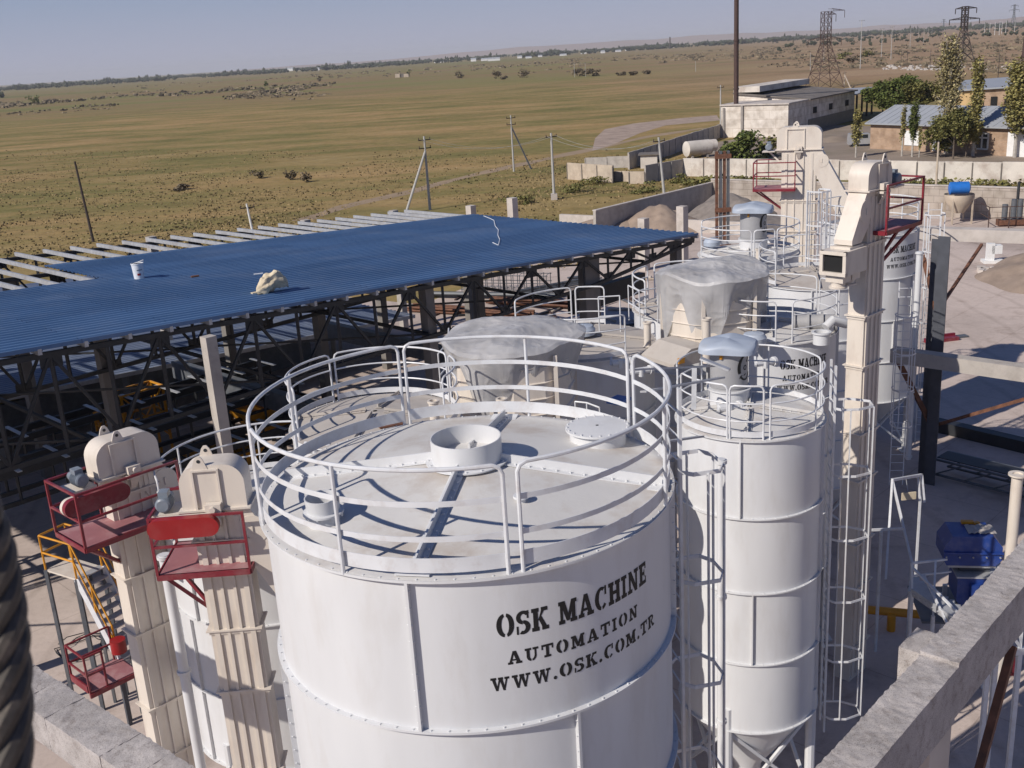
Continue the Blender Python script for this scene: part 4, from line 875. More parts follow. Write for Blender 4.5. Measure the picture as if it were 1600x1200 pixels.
def silo(label, c, zd, r, s, nseg, seams=(), sections=((0, 359),), text=None, fine=False, rise=.3, strips=(12, 102, 192, 282), legs=True, flat=True, name='steel_silo', group='white steel silos', mt='white_paint', deck='deck_paint', tube_r=.022, loose=None):
    t_ = thing(name, label, 'silo', (c[0], c[1], 0), group); zb = zd - nseg * s; N = 216 if fine else 64
    m_ = MB()
    for i in range(nseg):   # each course a hair different, as rolled plates are
        z1, z0 = zd - i * s, zd - (i + 1) * s; e = .0015 * (i % 2); m_.lathe([(r + e, z0), (r + e, z1)], N, c)
    m_.build('shell', mt, t_)
    for i in range(nseg + 1):
        z = zd - i * s; m_ = MB(); w_ = .062; m_.lathe([(r - .004, z - .014), (r + w_, z - .014), (r + w_, z + .012), (r - .004, z + .012)], N, c)
        step = 4.5 if fine else 9
        if i < 4 or not fine:
            for k in range(int(360 / step)):
                a = k * step + 1.7; nrm = (0, 0, 1); 
                if fine or i < 5:
                    m_.bolt(cyl_pt(c, r + .036, a, z + .012), nrm, .013 if fine else .016, .013)
                    if fine: m_.bolt(cyl_pt(c, r + .036, a + 1.0, z - .014), (0, 0, -1), .011, .016)
        m_.build('flange', mt, t_)
    for i, az in seams:
        z1, z0 = zd - i * s - .015, zd - (i + 1) * s + .013; m_ = MB(); e = dirv(az); tg = Vector((e.y, -e.x, 0))
        p0, p1 = cyl_pt(c, r + .03, az, z0), cyl_pt(c, r + .03, az, z1); m_.bar(p0, p1, .03, .066, up=e)
        k = 9
        for j in range(k):
            q = p0.lerp(p1, (j + .5) / k) + e * .012; m_.bolt(q + tg * .015, tg, .011, .012); m_.bolt(q - tg * .015, -tg, .011, .012)
        m_.build('vertical_seam', mt, t_)
    if deck:
        MB().lathe([(r + .055, zd + .014), (r * .6, zd + .014 + rise * .42), (.05, zd + .014 + rise)], N, c).build('roof', deck, t_)
        for az in strips:
            e = dirv(az); tg = Vector((e.y, -e.x, 0)); p0, p1 = cyl_pt(c, r * .97, az, zd + .03), cyl_pt(c, .2, az, zd + .03 + rise * .93); m_ = MB()
            m_.bar(p0, p1, .15, .012); m_.bar(p0 + Vector((0, 0, .05)), p1 + Vector((0, 0, .05)), .02, .11 if fine else .06)
            up_ = Vector((0, 0, 1)); k = 13 if fine else 7
            for j in range(k):
                q = p0.lerp(p1, (j + .5) / k)
                for sg in (-.045, .045): m_.bolt(q + tg * sg + up_ * .006, up_, .017, .018)
            if fine: m_.box((p0.x - e.x * .1, p0.y - e.y * .1, p0.z + .012), (.34, .34, .016), R_(-az))
            m_.build('roof_strip', deck if not fine else 'white_paint', t_)
    hb = min(2.2, zb - .7)
    MB().lathe([(r, zb), (.32, zb - hb), (.3, zb - hb - .3)], N, c, capt=True).build('cone', mt, t_)
    if legs:
        for k in range(4):
            a = 30 + 90 * k; p = cyl_pt(c, r - .05, a, 0); MB().tube([p, p + Vector((0, 0, zb + .5))], .11, 10).box((p.x, p.y, .03), (.4, .4, .06)).build('leg', mt, t_)
        m_ = MB()
        for k in range(4):
            p, q = cyl_pt(c, r - .05, 30 + 90 * k, .25), cyl_pt(c, r - .05, 120 + 90 * k, zb - .1); m_.bar(p, q, .07); p, q = cyl_pt(c, r - .05, 120 + 90 * k, .25), cyl_pt(c, r - .05, 30 + 90 * k, zb - .1); m_.bar(p, q, .07)
        m_.build('leg_bracing', mt, t_, False)
    if sections: railing(t_, c, r + .03 if fine else r, zd + .014, sections, tube_r, flat=flat)
    if text is not None: company_text(t_, c, r, zd, text)
    return t_
def nozzle(parent, p, r, h, name='nozzle', mt='white_paint', flange_low=True, lid=None, n=32):
    m_ = MB(); c = (p[0], p[1]); z = p[2]
    m_.lathe([(r, z - .06), (r, z + h), (r - .012, z + h), (r - .012, z - .05)], n, c)
    if flange_low:
        m_.lathe([(r, z + .02), (r + .07, z + .02), (r + .07, z + .035), (r, z + .035)], n, c)
        for k in range(16): a = k * 22.5; m_.bolt(cyl_pt(c, r + .04, a, z + .035), (0, 0, 1), .014, .015)
    if lid: m_.lathe([(r + .05, z + h), (r + .05, z + h + .02), (.01, z + h + .03)], n, c); [m_.bolt(cyl_pt(c, r + .02, k * 20, z + h + .022), (0, 0, 1), .014, .02) for k in range(18)]
    return m_.build(name, mt, parent)

S1 = (-.579, 11.144); ZD1 = 11.846
t1 = silo('big white foreground silo with large black lettering on its side', S1, ZD1, 2.27, 1.65, 5, seams=[(0, 193.2), (1, 153.5), (0, 99), (1, 251), (0, 285), (2, 200), (1, 60)],
    sections=((-20.5, 60), (63, 165.5), (169, 250), (253, 337.5)), text=0.0, fine=True, rise=.30)
# deck fittings, parts of the silo
zc = ZD1 + .30
nozzle(t1, (S1[0] + .02, S1[1] + .02, zc - .03), .40, .30, 'filling_nozzle', n=48)
MB().lathe([(.388, zc + .05), (.02, zc + .055)], 32, (S1[0] + .02, S1[1] + .02)).build('nozzle_screen', 'deck_paint', t1)
q = (S1[0] - 1.47, S1[1] - .98, ZD1 + .07)
m_ = MB(); m_.lathe([(.175, q[2] - .05), (.16, q[2] + .12), (.215, q[2] + .125), (.215, q[2] + .145), (.17, q[2] + .15), (.185, q[2] + .3), (.172, q[2] + .3), (.155, q[2] + .16)], 32, q[:2])
for k in range(8): m_.bolt(cyl_pt(q[:2], .195, k * 45 + 10, q[2] + .125), (0, 0, -1), .016, .04)
m_.build('small_nozzle', 'white_paint', t1)
q = (S1[0] + 1.58, S1[1] + .92, ZD1 + .1); m_ = MB()
m_.lathe([(.34, q[2] - .08), (.34, q[2] + .14), (.39, q[2] + .14), (.39, q[2] + .165), (.35, q[2] + .17), (.02, q[2] + .18)], 40, q[:2])
for k in range(20): m_.bolt(cyl_pt(q[:2], .368, k * 18, q[2] + .165), (0, 0, 1), .013, .02)
m_.build('manhole_cover', 'white_paint', t1)
q = (S1[0] + .6, S1[1] - .96, ZD1 + .16); MB().lathe([(.05, q[2] - .05), (.05, q[2] + .05), (.085, q[2] + .055), (.085, q[2] + .08), (.02, q[2] + .085)], 20, q[:2]).build('vent_cap', 'white_paint', t1)

S2 = (4.85, 20.5); Z2 = 9.06
silo('narrow white silo with a grey dust filter on its roof, right of the lettered one', S2, Z2, 1.47, 1.65, 4, seams=[(0, 200), (1, 118), (2, 190), (0, 118), (3, 118), (1, 250), (2, 118)], sections=((-150, -100), (-88, 87), (92, 178), (183, 208)), rise=.2, flat=False, strips=(15, 105, 195, 285), tube_r=.02)
S3 = (7.0, 27.3)
silo('shaded lettered silo behind the narrow one, half hidden by the front elevator', S3, Z2, 1.7, 1.65, 4, seams=[(0, 200), (1, 150), (0, 110)], sections=((-170, -95), (-85, 60), (64, 176)), text=13, rise=.2, flat=False, tube_r=.02)
S4 = (14.35, 41.0)
silo('tall lettered silo at the right beside the red elevator platform', S4, Z2, 1.78, 1.65, 4, seams=[(1, 135), (2, 165), (0, 110), (1, 200)], sections=((-175, 0), (3, 120), (124, 180)), text=2, rise=.2, flat=False, tube_r=.025)
S5 = (8.84, 37.73)
silo('far silo with a dust filter on its railed roof', S5, Z2, 1.76, 1.65, 4, seams=[(0, 200), (1, 150)], sections=((-170, -97), (-60, 10), (14, 160), (163, 187)), rise=.2, flat=False, tube_r=.025)
S6 = (2.0, 27.6)
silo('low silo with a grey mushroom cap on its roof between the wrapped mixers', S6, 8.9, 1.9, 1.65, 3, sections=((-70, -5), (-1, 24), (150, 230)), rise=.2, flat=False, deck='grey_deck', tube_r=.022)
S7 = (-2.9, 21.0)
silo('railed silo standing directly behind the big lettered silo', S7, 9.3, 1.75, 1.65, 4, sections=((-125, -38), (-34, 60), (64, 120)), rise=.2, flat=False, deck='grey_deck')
S8 = (-5.25, 20.15)
S7 = (-2.15, 22.6)
silo('plain white silo behind the two left elevators', S8, 7.9, 2.02, 1.65, 3, seams=[(0, 215), (1, 190), (2, 222), (1, 240), (1, 222)], sections=((-120, 40), (43, 150)), rise=.3, flat=False)
S10 = (9.95, 33.2)
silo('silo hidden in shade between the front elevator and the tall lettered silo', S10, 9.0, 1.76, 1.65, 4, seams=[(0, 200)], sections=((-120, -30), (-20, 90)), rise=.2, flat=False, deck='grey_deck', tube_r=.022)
S11 = (.8, 19.5)  # added silo, placed to throw shade on the ground at right
silo('low silo added behind the big silo to shade the yard at right', S11, 8.5, 1.55, 1.65, 3, sections=(), rise=.2, flat=False, deck='grey_deck')
S9 = (5.6, 31.6)
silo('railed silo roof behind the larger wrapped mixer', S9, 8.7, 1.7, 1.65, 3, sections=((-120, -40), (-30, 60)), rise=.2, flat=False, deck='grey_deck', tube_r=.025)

# ---- dust filters
def dust_filter(label, c, z, s=1.0):
    t_ = thing('dust_filter', label, 'dust filter', (c[0], c[1], z), 'grey dust filters on the silo roofs')
    r = .385 * s
    MB().lathe([(r + .03, z - .12), (r + .03, z + .28 * s), (r + .07, z + .28 * s), (r + .07, z + .31 * s), (r, z + .31 * s)], 40, c).build('collar', 'white_paint', t_)
    m_ = MB(); m_.lathe([(r, z + .31 * s), (r, z + .36 * s), (r + .012, z + .36 * s), (r + .012, z + .38 * s), (r, z + .38 * s), (r, z + 1.25 * s)], 40, c, capt=True); m_.build('body', 'grey_paint', t_)
    # moulded hood: rounded square, drooping skirt
    def fn(u, v):
        a = 2 * math.pi * u; e = 4.2; k = 1 / (abs(math.cos(a)) ** e + abs(math.sin(a)) ** e) ** (1 / e)
        R0 = .52 * s * k * (1 + .02 * math.cos(3 * a)); edge = .05 * math.cos(4 * a) + .025 * math.cos(a + 1)
        if v < .6: q = v / .6; rr_ = R0 * q; zz = 1.335 - .03 * q - .05 * q ** 4 + edge * q * q * .6 + .035 * max(0, math.cos(2 * a)) * q * (1 - q) * 4
        elif v < .88: q = (v - .6) / .28; rr_ = R0 * (1 + .035 * q ** .6); zz = 1.235 + edge * .6 - (.13 + .03 * math.cos(4 * a)) * q
        else: q = (v - .88) / .12; rr_ = R0 * (1.035 - .1 * q); zz = 1.14 + edge * .6 - .03 * math.cos(4 * a) + .02 * q
        b_ = a + .35
        return (c[0] + rr_ * math.sin(b_) * 1.08, c[1] + rr_ * math.cos(b_) * .95, z + zz * s)
    MB().grid(fn, 72, 28).build('hood', 'hood_blue', t_)
    # emblem on the side: thick open arc, dot ring and slash
    m_ = MB(); zc_ = z + .78 * s; azc = 137
    def pl(q):
        m_.add([cyl_pt(c, r + .005, azc - x / r * 57.3, zc_ + y) for x, y in q], [tuple(range(len(q)))])
    for q in _arc(0, 0, .20 * s, .27 * s, .075 * s, .035 * s, 60, 205, 16) + _arc(0, 0, .20 * s, .27 * s, .06 * s, .035 * s, 222, 330, 14) + _arc(0, 0, .055 * s, .055 * s, .022 * s, .022 * s, 0, 360, 14): pl(q)
    pl([(.04 * s, -.12 * s), (.0, -.16 * s), (-.16 * s, -.22 * s), (-.13 * s, -.15 * s)][::-1]); pl([(.06 * s, .1 * s), (.03 * s, .12 * s), (.15 * s, .22 * s), (.17 * s, .2 * s)])
    m_.build('emblem', 'lettering', t_, False)
    MB().tube([cyl_pt(c, r + .02, 215, z + 1.0 * s), cyl_pt(c, r + .02, 215, z + 1.12 * s)], .035, 8).build('warning_tag', 'yellow_paint', t_)
    return t_
pf = Z(1139, 622, Z2 + .2); dust_filter('nearer grey dust filter with pale blue hood and round emblem', (pf.x, pf.y), Z2 + .15, 1.02)
pf = Z(1177, 386, Z2 + .2); dust_filter('farther grey dust filter with pale blue hood on the far silo', (pf.x, pf.y), Z2 + .15, 1.22)

# ---- small fittings standing on the roofs
def fit(name, label, u, v, z, build, cat, group=None):
    p = Z(u, v, z); m_, mt = build(p); o = m_.build(name, mt); return tag(o, label, cat, group)
def stub(r, h, mt='cream_paint'):
    return lambda p: (MB().lathe([(r + .03, p.z), (r, p.z + .02), (r, p.z + h - .05), (r + .025, p.z + h - .04), (r + .025, p.z + h), (r - .02, p.z + h), (r - .02, p.z + .1)], 18, (p.x, p.y)), mt)
G_ = 'cream vent pipes on the silo roofs'
fit('vent_pipe', 'cream vent pipe standing right of the grey mushroom cap', 1012, 541, 8.95, stub(.095, .66), 'pipe', G_)
fit('vent_pipe', 'tall cream vent pipe between hood and wrapped mixer', 1104, 566, 8.95, stub(.1, 1.12), 'pipe', G_)
fit('vent_pipe', 'short cream vent pipe behind the big nozzle, left one', 680, 662, 9.4, stub(.1, .5), 'pipe', G_)
fit('vent_pipe', 'short cream vent pipe behind the big nozzle, right one', 786, 658, 9.2, stub(.1, .5), 'pipe', G_)
fit('vent_pipe', 'grey standing pipe at the right foot of the larger wrapped mixer', 1190, 522, 8.9, stub(.13, 1.0, 'grey_paint'), 'pipe', G_)
fit('vent_pipe', 'slim cream vent pipe on the far filter silo', 1185, 409, 9.1, stub(.09, .45), 'pipe', G_)
def cap(p):
    m_ = MB(); c = (p.x, p.y); m_.lathe([(.13, p.z), (.13, p.z + .12), (.3, p.z + .16), (.31, p.z + .3), (.24, p.z + .4), (.02, p.z + .44)], 28, c); return m_, 'hood_blue'
fit('pressure_cap', 'grey blue mushroom valve cap on the low silo roof', 913, 531, 9.0, cap, 'valve', 'mushroom valve caps')
fit('pressure_cap', 'grey blue valve cap half hidden behind the nearer dust filter', 1178, 545, 9.1, cap, 'valve', 'mushroom valve caps')
fit('pressure_cap', 'small valve cap beside the far dust filter', 1112, 390, 9.1, cap, 'valve', 'mushroom valve caps')
def pot(p):
    return MB().lathe([(.2, p.z), (.2, p.z + .26), (.24, p.z + .27), (.24, p.z + .31), (.18, p.z + .31), (.17, p.z + .05)], 24, (p.x, p.y)), 'white_paint'
fit('open_nozzle', 'short open nozzle on the shaded lettered silo roof', 1283, 537, 9.2, pot, 'nozzle')
def valve(p):
    m_ = MB(); m_.tube([p + Vector((-.22, 0, .12)), p + Vector((.2, .1, .12))], .08, 10).tube([p + Vector((0, 0, 0)), p + Vector((0, 0, .2))], .06, 8).tube([p + Vector((.2, .1, .12)), p + Vector((.26, .13, .12))], .11, 12).bar(p + Vector((-.25, -.1, .1)), p + Vector((-.2, .2, .22)), .05); return m_, 'white_paint'
for i, (u, v, lab) in enumerate([(536, 690, 'white valve body on the roof behind the big silo'), (493, 712, 'smaller white valve left of the first on the rear roof'), (1140, 646, 'small valve assembly in front of the nearer dust filter'), (1196, 575, 'white valve lying on the roof right of the nearer dust filter'), (1002, 588, 'white valve between the railings of the big and narrow silos'), (970, 575, 'small white fitting on the low silo roof')]):
    fit('pipe_valve', lab, u, v, 9.15, valve, 'valve', 'white valves on the roofs')
def plate(lx, ly, az, h=.03, mt='grey_deck'):
    return lambda p: (MB(frame(p.x, p.y, p.z, az)).box((0, 0, h / 2 + .14), (lx, ly, h)), mt)
fit('loose_plate', 'brown rusty plate lying on the roof behind the big silo', 612, 675, 9.3, plate(.5, .2, 70, .03, 'rust'), 'plate')
fit('blue_tarp', 'crumpled blue sheet lying in the gap beside the big silo', 967, 636, 8.0, plate(.5, .4, 40, .08, 'bright_blue'), 'tarpaulin')
# ============================================================ bucket elevators
def elevator(label, x, y, az, top, plat, platz, flip=1, guard=None, wx=1.1, wy=.46, hx=1.45, spout=2.4, box=False, motor=True, hh=.75, rails=(1, 1, 1), group='cream bucket elevators'):
    f = frame(x, y, 0, az) @ Matrix.Diagonal((flip, 1, 1, 1)); t_ = thing('bucket_elevator', label, 'elevator', (x, y, 0), group); zh = top - hh
    m_ = MB(f); m_.box((0, 0, (zh + .02) / 2), (wx, wy, zh + .02))
    # pressed ribs of the casing and joint collars
    for sx in (-.36, -.12, .14, .38):
        for sy in (-1, 1): m_.box((sx * wx, sy * (wy / 2 + .012), zh / 2), (.09 if abs(sx) > .2 else .05, .05, zh - .3))
    m_.build('casing', 'cream_paint', t_, False)
    k = 0; z = 1.0; m_ = MB(f)
    while z < zh - .4:
        m_.box((0, 0, z), (wx + .13, wy + .13, .03)); m_.box((0, 0, z - .05), (wx + .05, wy + .05, .07)); z += 1.25 if k % 2 else 1.75; k += 1
    split_islands(m_.build('casing_flange', 'cream_paint', t_, False), 'casing_flange')
    # rounded head
    r = .34; pr = [(-hx / 2, zh)] 
    for q in range(9): a = R_(180 - 90 * q / 8); pr.append((-hx / 2 + r + r * math.cos(a), top - r + r * math.sin(a)))
    for q in range(9): a = R_(90 - 90 * q / 8); pr.append((hx / 2 - r + r * math.cos(a), top - r + r * math.sin(a)))
    pr.append((hx / 2, zh)); d_ = wy + .08
    m_ = MB(f); m_.prism([(a, -d_ / 2, b) for a, b in pr], (0, d_, 0)); h_ = m_.build('head', 'cream_paint', t_)
    m_ = MB(f); m_.box((0, 0, zh), (hx + .12, d_ + .13, .035))
    for sx in (-.27, .12): m_.box((sx * hx, -d_ / 2 - .012, zh + hh * .47), (.035, .06, hh * .9)).box((sx * hx, d_ / 2 + .012, zh + hh * .47), (.035, .06, hh * .9))
    m_.box((-.075 * hx, -d_ / 2 - .02, zh + hh * .9), (.39 * hx, .05, .03)); m_.build('head_flange', 'cream_paint', t_, False)
    for sy in (-1, 1):
        m_ = MB(f); c = (-.16, sy * d_ / 2, top); m_.prism([(c[0] - .14, c[1] - .012, top - .08), (c[0] + .14, c[1] - .012, top - .08), (c[0] + .07, c[1] - .012, top + .12), (c[0] + .03, c[1] - .012, top + .17), (c[0] - .03, c[1] - .012, top + .17), (c[0] - .07, c[1] - .012, top + .12)], (0, .024, 0)); g = m_.build('lifting_lug', 'cream_paint', t_, False)
        MB(f).tube([(c[0], c[1] - .018, top + .085), (c[0], c[1] + .018, top + .085)], .032, 10).build('lug_hole', 'charcoal_steel', g)
    # round inspection plate and discharge spout
    L_ = spout * .42 + (.12 if box else 0); m_ = MB(f); y0 = -d_ / 2 + .02; yd = d_ - .04
    m_.prism([(wx / 2 - .25, y0, zh - .02), (hx / 2, y0, zh - .02), (hx / 2 + L_, y0, zh - spout * (.9 if box else .75)), (hx / 2 + L_, y0, zh - spout), (hx / 2 + L_ - .42, y0, zh - spout), (wx / 2 - .25, y0, zh - .55)], (0, yd, 0)); sp = m_.build('spout', 'cream_paint', t_, False)
    MB(f).tube([(hx / 2 + .02, y0 - .012, zh - .45), (hx / 2 + .02, y0 + .01, zh - .45)], .27, 28).box((hx / 2 + .02, y0 - .02, zh - .45), (.03, .03, .16)).build('inspection_plate', 'cream_paint', sp)
    if box:
        cx, cz = hx / 2 + L_ - .08, zh - spout - .36; m_ = MB(f); m_.box((cx, 0, cz), (.86, .66, .56)).box((cx - .1, 0, cz + .305), (.6, .5, .06)); b = m_.build('divider_box', 'cream_paint', t_, False)
        xe = cx + .43; m_ = MB(f)
        for dy in (-.29, .29): m_.box((xe + .04, dy, cz), (.1, .08, .56))
        for dz in (-.24, .24): m_.box((xe + .045, 0, cz + dz), (.11, .66, .08))
        m_.build('window_frame', 'cream_paint', b, False); MB(f).box((xe + .01, 0, cz), (.02, .5, .4)).build('dark_opening', 'opening', b, False)
        for dx in (-.18, .24):
            c = f @ Vector((cx + dx, 0, 0)); MB(f).box((cx + dx, 0, cz - .38), (.36, .44, .16), 0, 1).build('outlet_hopper', 'cream_paint', b, False)
            MB().lathe([(.165, cz - .4), (.165, cz - .56), (.21, cz - .57), (.21, cz - .61), (.15, cz - .61)], 24, (c.x, c.y)).build('outlet', 'cream_paint', b)
    # shaft, bearing and motor
    MB(f).tube([(0, -d_ / 2 - .22, zh + .06), (0, -d_ / 2, zh + .06)], .05, 10).box((0, -d_ / 2 - .09, zh + .06), (.26, .14, .15)).box((0, -d_ / 2 - .08, zh - .07), (.34, .2, .05)).prism([(-.1, -d_ / 2 - .16, zh - .1), (.1, -d_ / 2 - .16, zh - .1), (.05, -d_ / 2, zh - .36), (-.05, -d_ / 2, zh - .36)], (0, .02, 0)).build('bearing', 'cream_paint', t_, False)
    if motor:
        mx = -hx / 2 - .33; o = MB(f).tube([(mx, -.28, zh + .12), (mx, -.26, zh + .12), (mx, .02, zh + .12), (mx, .05, zh + .12), (mx, .22, zh + .12)], [.1, .13, .13, .11, .08], 18).box((mx, -.08, zh + .28), (.16, .2, .1)).build('motor', 'motor_blue', t_)
        m_ = MB(f)
        for k in range(8): m_.tube([(mx, -.24 + k * .032, zh + .12), (mx, -.232 + k * .032, zh + .12)], .14, 18)
        m_.build('cooling_fins', 'motor_blue', o); MB(f).box((mx, 0, zh - .06), (.5, .55, .04)).bar((mx, 0, zh - .08), (-wx / 2, 0, zh - .6), .06).build('motor_bracket', 'cream_paint', t_, False)
    if guard:
        gx0, gx1, gz, col = guard; y_ = -d_ / 2 - .3; rr_ = .175; pg = []
        for q in range(11): a = R_(90 + 18 * q); pg.append((gx0 + rr_ + rr_ * math.cos(a), gz + rr_ * math.sin(a)))
        for q in range(11): a = R_(-90 + 18 * q); pg.append((gx1 - rr_ + rr_ * math.cos(a), gz + rr_ * math.sin(a)))
        MB(f).prism([(a, y_ - .1, b) for a, b in pg], (0, .12, 0)).build('belt_guard', col, t_)
        MB(f).prism([(a, y_ + .024, b - .012) for a, b in pg], (0, .1, 0)).build('guard_back', 'cream_paint', t_)
    # platform with railing
    x0, x1, y0, y1 = plat; P_ = MB(f); P_.box(((x0 + x1) / 2, (y0 + y1) / 2, platz - .02), (x1 - x0, y1 - y0, .04)); pl = P_.build('platform', 'red_floor', t_, False)
    m_ = MB(f)
    for a, b in (((x0, y0), (x1, y0)), ((x0, y0), (x0, y1)), ((x1, y0), (x1, y1)), ((x0, y1), (x1, y1))): m_.bar((a[0], a[1], platz - .05), (b[0], b[1], platz - .05), .05, .1)
    m_.bar((x0 + .1, (y0 + y1) / 2, platz - .1), (-wx / 2, 0, platz - .9), .06); m_.bar((x0 + .1, y0 + .1, platz - .1), (-wx / 2, -.1, platz - .9), .06); m_.build('platform_frame', 'red_paint', pl, False)
    m_ = MB(f); H_ = 1.05; segs = []
    if rails[0]: segs.append(((x0, y0), (x1, y0)))
    if rails[1]: segs.append(((x0, y0), (x0, y1)))
    if rails[2]: segs.append(((x0, y1), (-wx / 2, y1)))
    if len(rails) > 3: segs.append(((x1, y0), (x1, y1)))
    ps = set()
    for a, b in segs:
        for z in (.52, H_): m_.bar((a[0], a[1], platz + z), (b[0], b[1], platz + z), .042)
        ps |= {a, b}
    m_.build('guard_rail', 'red_paint', pl, False)
    for a in ps: MB(f).bar((a[0], a[1], platz), (a[0], a[1], platz + H_ + .02), .045).build('post', 'red_paint', pl, False)
    return t_
elevator('left bucket elevator with a dark red belt guard, farther from the big silo', -7.70, 19.45, 44, 9.88, (-1.42, .62, -.92, .3), 8.27, guard=(-1.55, -.26, 8.98, 'red_paint'), wx=.98, wy=.43, hx=1.28, spout=2.6, hh=.7)
elevator('left bucket elevator with a bright red belt guard, beside the big silo', -5.22, 17.0, 88, 10.15, (-1.08, .5, -.52, .8), 8.3, guard=(-1.08, .12, 9.2, 'bright_red'), wx=.86, wy=.46, hx=1.1, spout=2.0, hh=.8)
elevator('front right bucket elevator with the open divider box under its spout', 8.63, 24.73, 47, 13.6, (-1.62, .15, -.52, .35), 12.02, flip=-1, wx=.86, wy=.42, hx=1.12, spout=1.15, box=True, hh=.62)
e_ = D(1249, 250, 43); 
elevator('far bucket elevator rising behind the railed filter silo', e_.x, e_.y, 110, hgt(e_, 197), (-1.75, -.1, -.75, .5), hgt(e_, 291), wx=1.35, wy=.6, hx=1.75, spout=2.9, hh=.9, rails=(1, 1, 1, 1))

# ============================================================ caged ladders
def ladder(label, x, y, az, z0, z1, cage=True, mt='rail_paint', wd=.45, rail=.05, c0=2.4, depth=.68, step=1.35, group='white caged ladders', bars=5, barw=.042):
    """az: the way a climber on it looks; the cage bulges the other way"""
    f = frame(x, y, 0, az - 90 + 180); t_ = thing('caged_ladder', label, 'ladder', (x, y, z0), group)
    # local x: along the ladder's width, local y: away from the climber's wall is -y
    for s in (-1, 1): MB(f).bar((s * wd / 2, 0, z0), (s * wd / 2, 0, z1), rail, rail * .6, up=(0, 1, 0)).build('rail', mt, t_, False)
    m_ = MB(f); z = z0 + .25
    while z < z1: m_.tube([(-wd / 2, 0, z), (wd / 2, 0, z)], .012, 6); z += .3
    m_.build('rungs', mt, t_)
    if cage:
        def hoop(k): a = R_(205 + (335 - 205) * k) if 0 else R_(180 + 180 * k); return (math.cos(a) * .36, math.sin(a) * depth)
        z = max(z0 + c0, z0)
        while z <= z1 + .01:
            m_ = MB(f); pts = [hoop(k / 12) for k in range(13)]
            pts = [(-wd / 2, 0)] + [(-.34, -.12), (-.34, -.45), (-.16, -depth), (.16, -depth), (.34, -.45), (.34, -.12)] + [(wd / 2, 0)]
            for i in range(len(pts) - 1): m_.bar((pts[i][0], pts[i][1], z), (pts[i + 1][0], pts[i + 1][1], z), .012, .05)
            m_.build('cage_hoop', mt, t_, False); z += step
        zt = z - step
        for px, py in ((-.345, -.3), (.345, -.3), (-.17, -depth - .01), (.17, -depth - .01), (0, -depth - .012))[:bars]:
            MB(f).bar((px, py, z0 + c0), (px, py, zt), barw, .014, up=(0, 1, 0)).build('cage_bar', mt, t_, False)
    return t_
q = cyl_pt(S1, 2.47, 79, 0); ladder('caged ladder up the right flank of the big silo, seen from the side', q.x, q.y, 259, 2.0, 12.75, rail=.06, depth=.56, bars=4, step=1.42, c0=1.2, barw=.055)
q = cyl_pt(S2, 1.66, 96, 0); ladder('caged ladder up the right flank of the narrow silo, in front of the elevator casing', q.x, q.y, 276, 1.6, 10.15, rail=.07, step=1.45, c0=.4, depth=.78, bars=4, barw=.075)
q = D(1408, 600, 36.5); ladder('thin caged ladder on the tall lettered silo', q.x, q.y, 10, 1.0, 8.4, rail=.035, step=1.3, bars=4, barw=.03)
q = D(1447, 560, 40.5); ladder('tall thin caged ladder at the right edge of the lettered silo', q.x, q.y, 20, .8, 10.3, rail=.045, step=1.35, bars=4, barw=.035)
q = D(1268, 420, 35.5); ladder('white caged ladder climbing the far filter silo beside the elevator', q.x, q.y, -20, 7.0, 11.6, rail=.06, step=1.1, c0=.2)
# white service pipes
def pipe(label, pts, r, mt='white_paint', name='service_pipe', cat='pipe', flanges=True, group=None):
    t_ = thing(name, label, cat, pts[0], group); MB().tube(pts, r, 14).build('tube', mt, t_)
    if flanges:
        m_ = MB(); p, q = Vector(pts[0]), Vector(pts[-1]); n = 3
        for k in range(n + 1):
            a = p.lerp(q, k / n * .98 + .01); m_.tube([a, a + (q - p).normalized() * .06], r * 1.35, 14)
        m_.build('pipe_flange', mt, t_)
    return t_
q = D(1431, 500, 38.2); pipe('long white vertical pipe up the right side of the tall lettered silo', [(q.x, q.y, 1.0), (q.x, q.y, 8.9)], .11)
q = D(1127, 900, 18.9); pipe('white vertical pipe between the ladder and the narrow silo', [(q.x, q.y, 1.6), (q.x, q.y, 9.6)], .075)
q = D(272, 960, 20.0); pipe('white vertical pipe beside the plain silo at the left', [(q.x, q.y, .5), (q.x, q.y, 8.0)], .1)
q = D(1098, 900, 18.5); 
q = D(1590, 742, 24); pipe('cream standpipe with a flared rim above the right concrete beam', [(q.x, q.y, 1.0), (q.x, q.y, q.z)], .125, 'cream_paint', flanges=False)
MB().lathe([(.13, q.z - .05), (.2, q.z - .01), (.2, q.z + .03), (.11, q.z + .03), (.1, q.z - .3)], 24, (q.x, q.y)).build('rim', 'cream_paint', bpy.data.objects[[o.name for o in bpy.data.objects if o.get('label', '').startswith('cream standpipe')][0]])
q0, q1 = Z(1238, 503, 9.3), Z(1305, 503, 9.3); pipe('short fat grey pipe lying on the shaded silo roof', [q0, q1], .2, 'grey_paint')
q0, q1 = Z(1290, 512, 9.4), Z(1322, 506, 9.4); pipe('white elbow pipe on the shaded silo roof', [q0, q0 + Vector((.2, .1, .15)), q1], .12, 'white_paint', flanges=False)

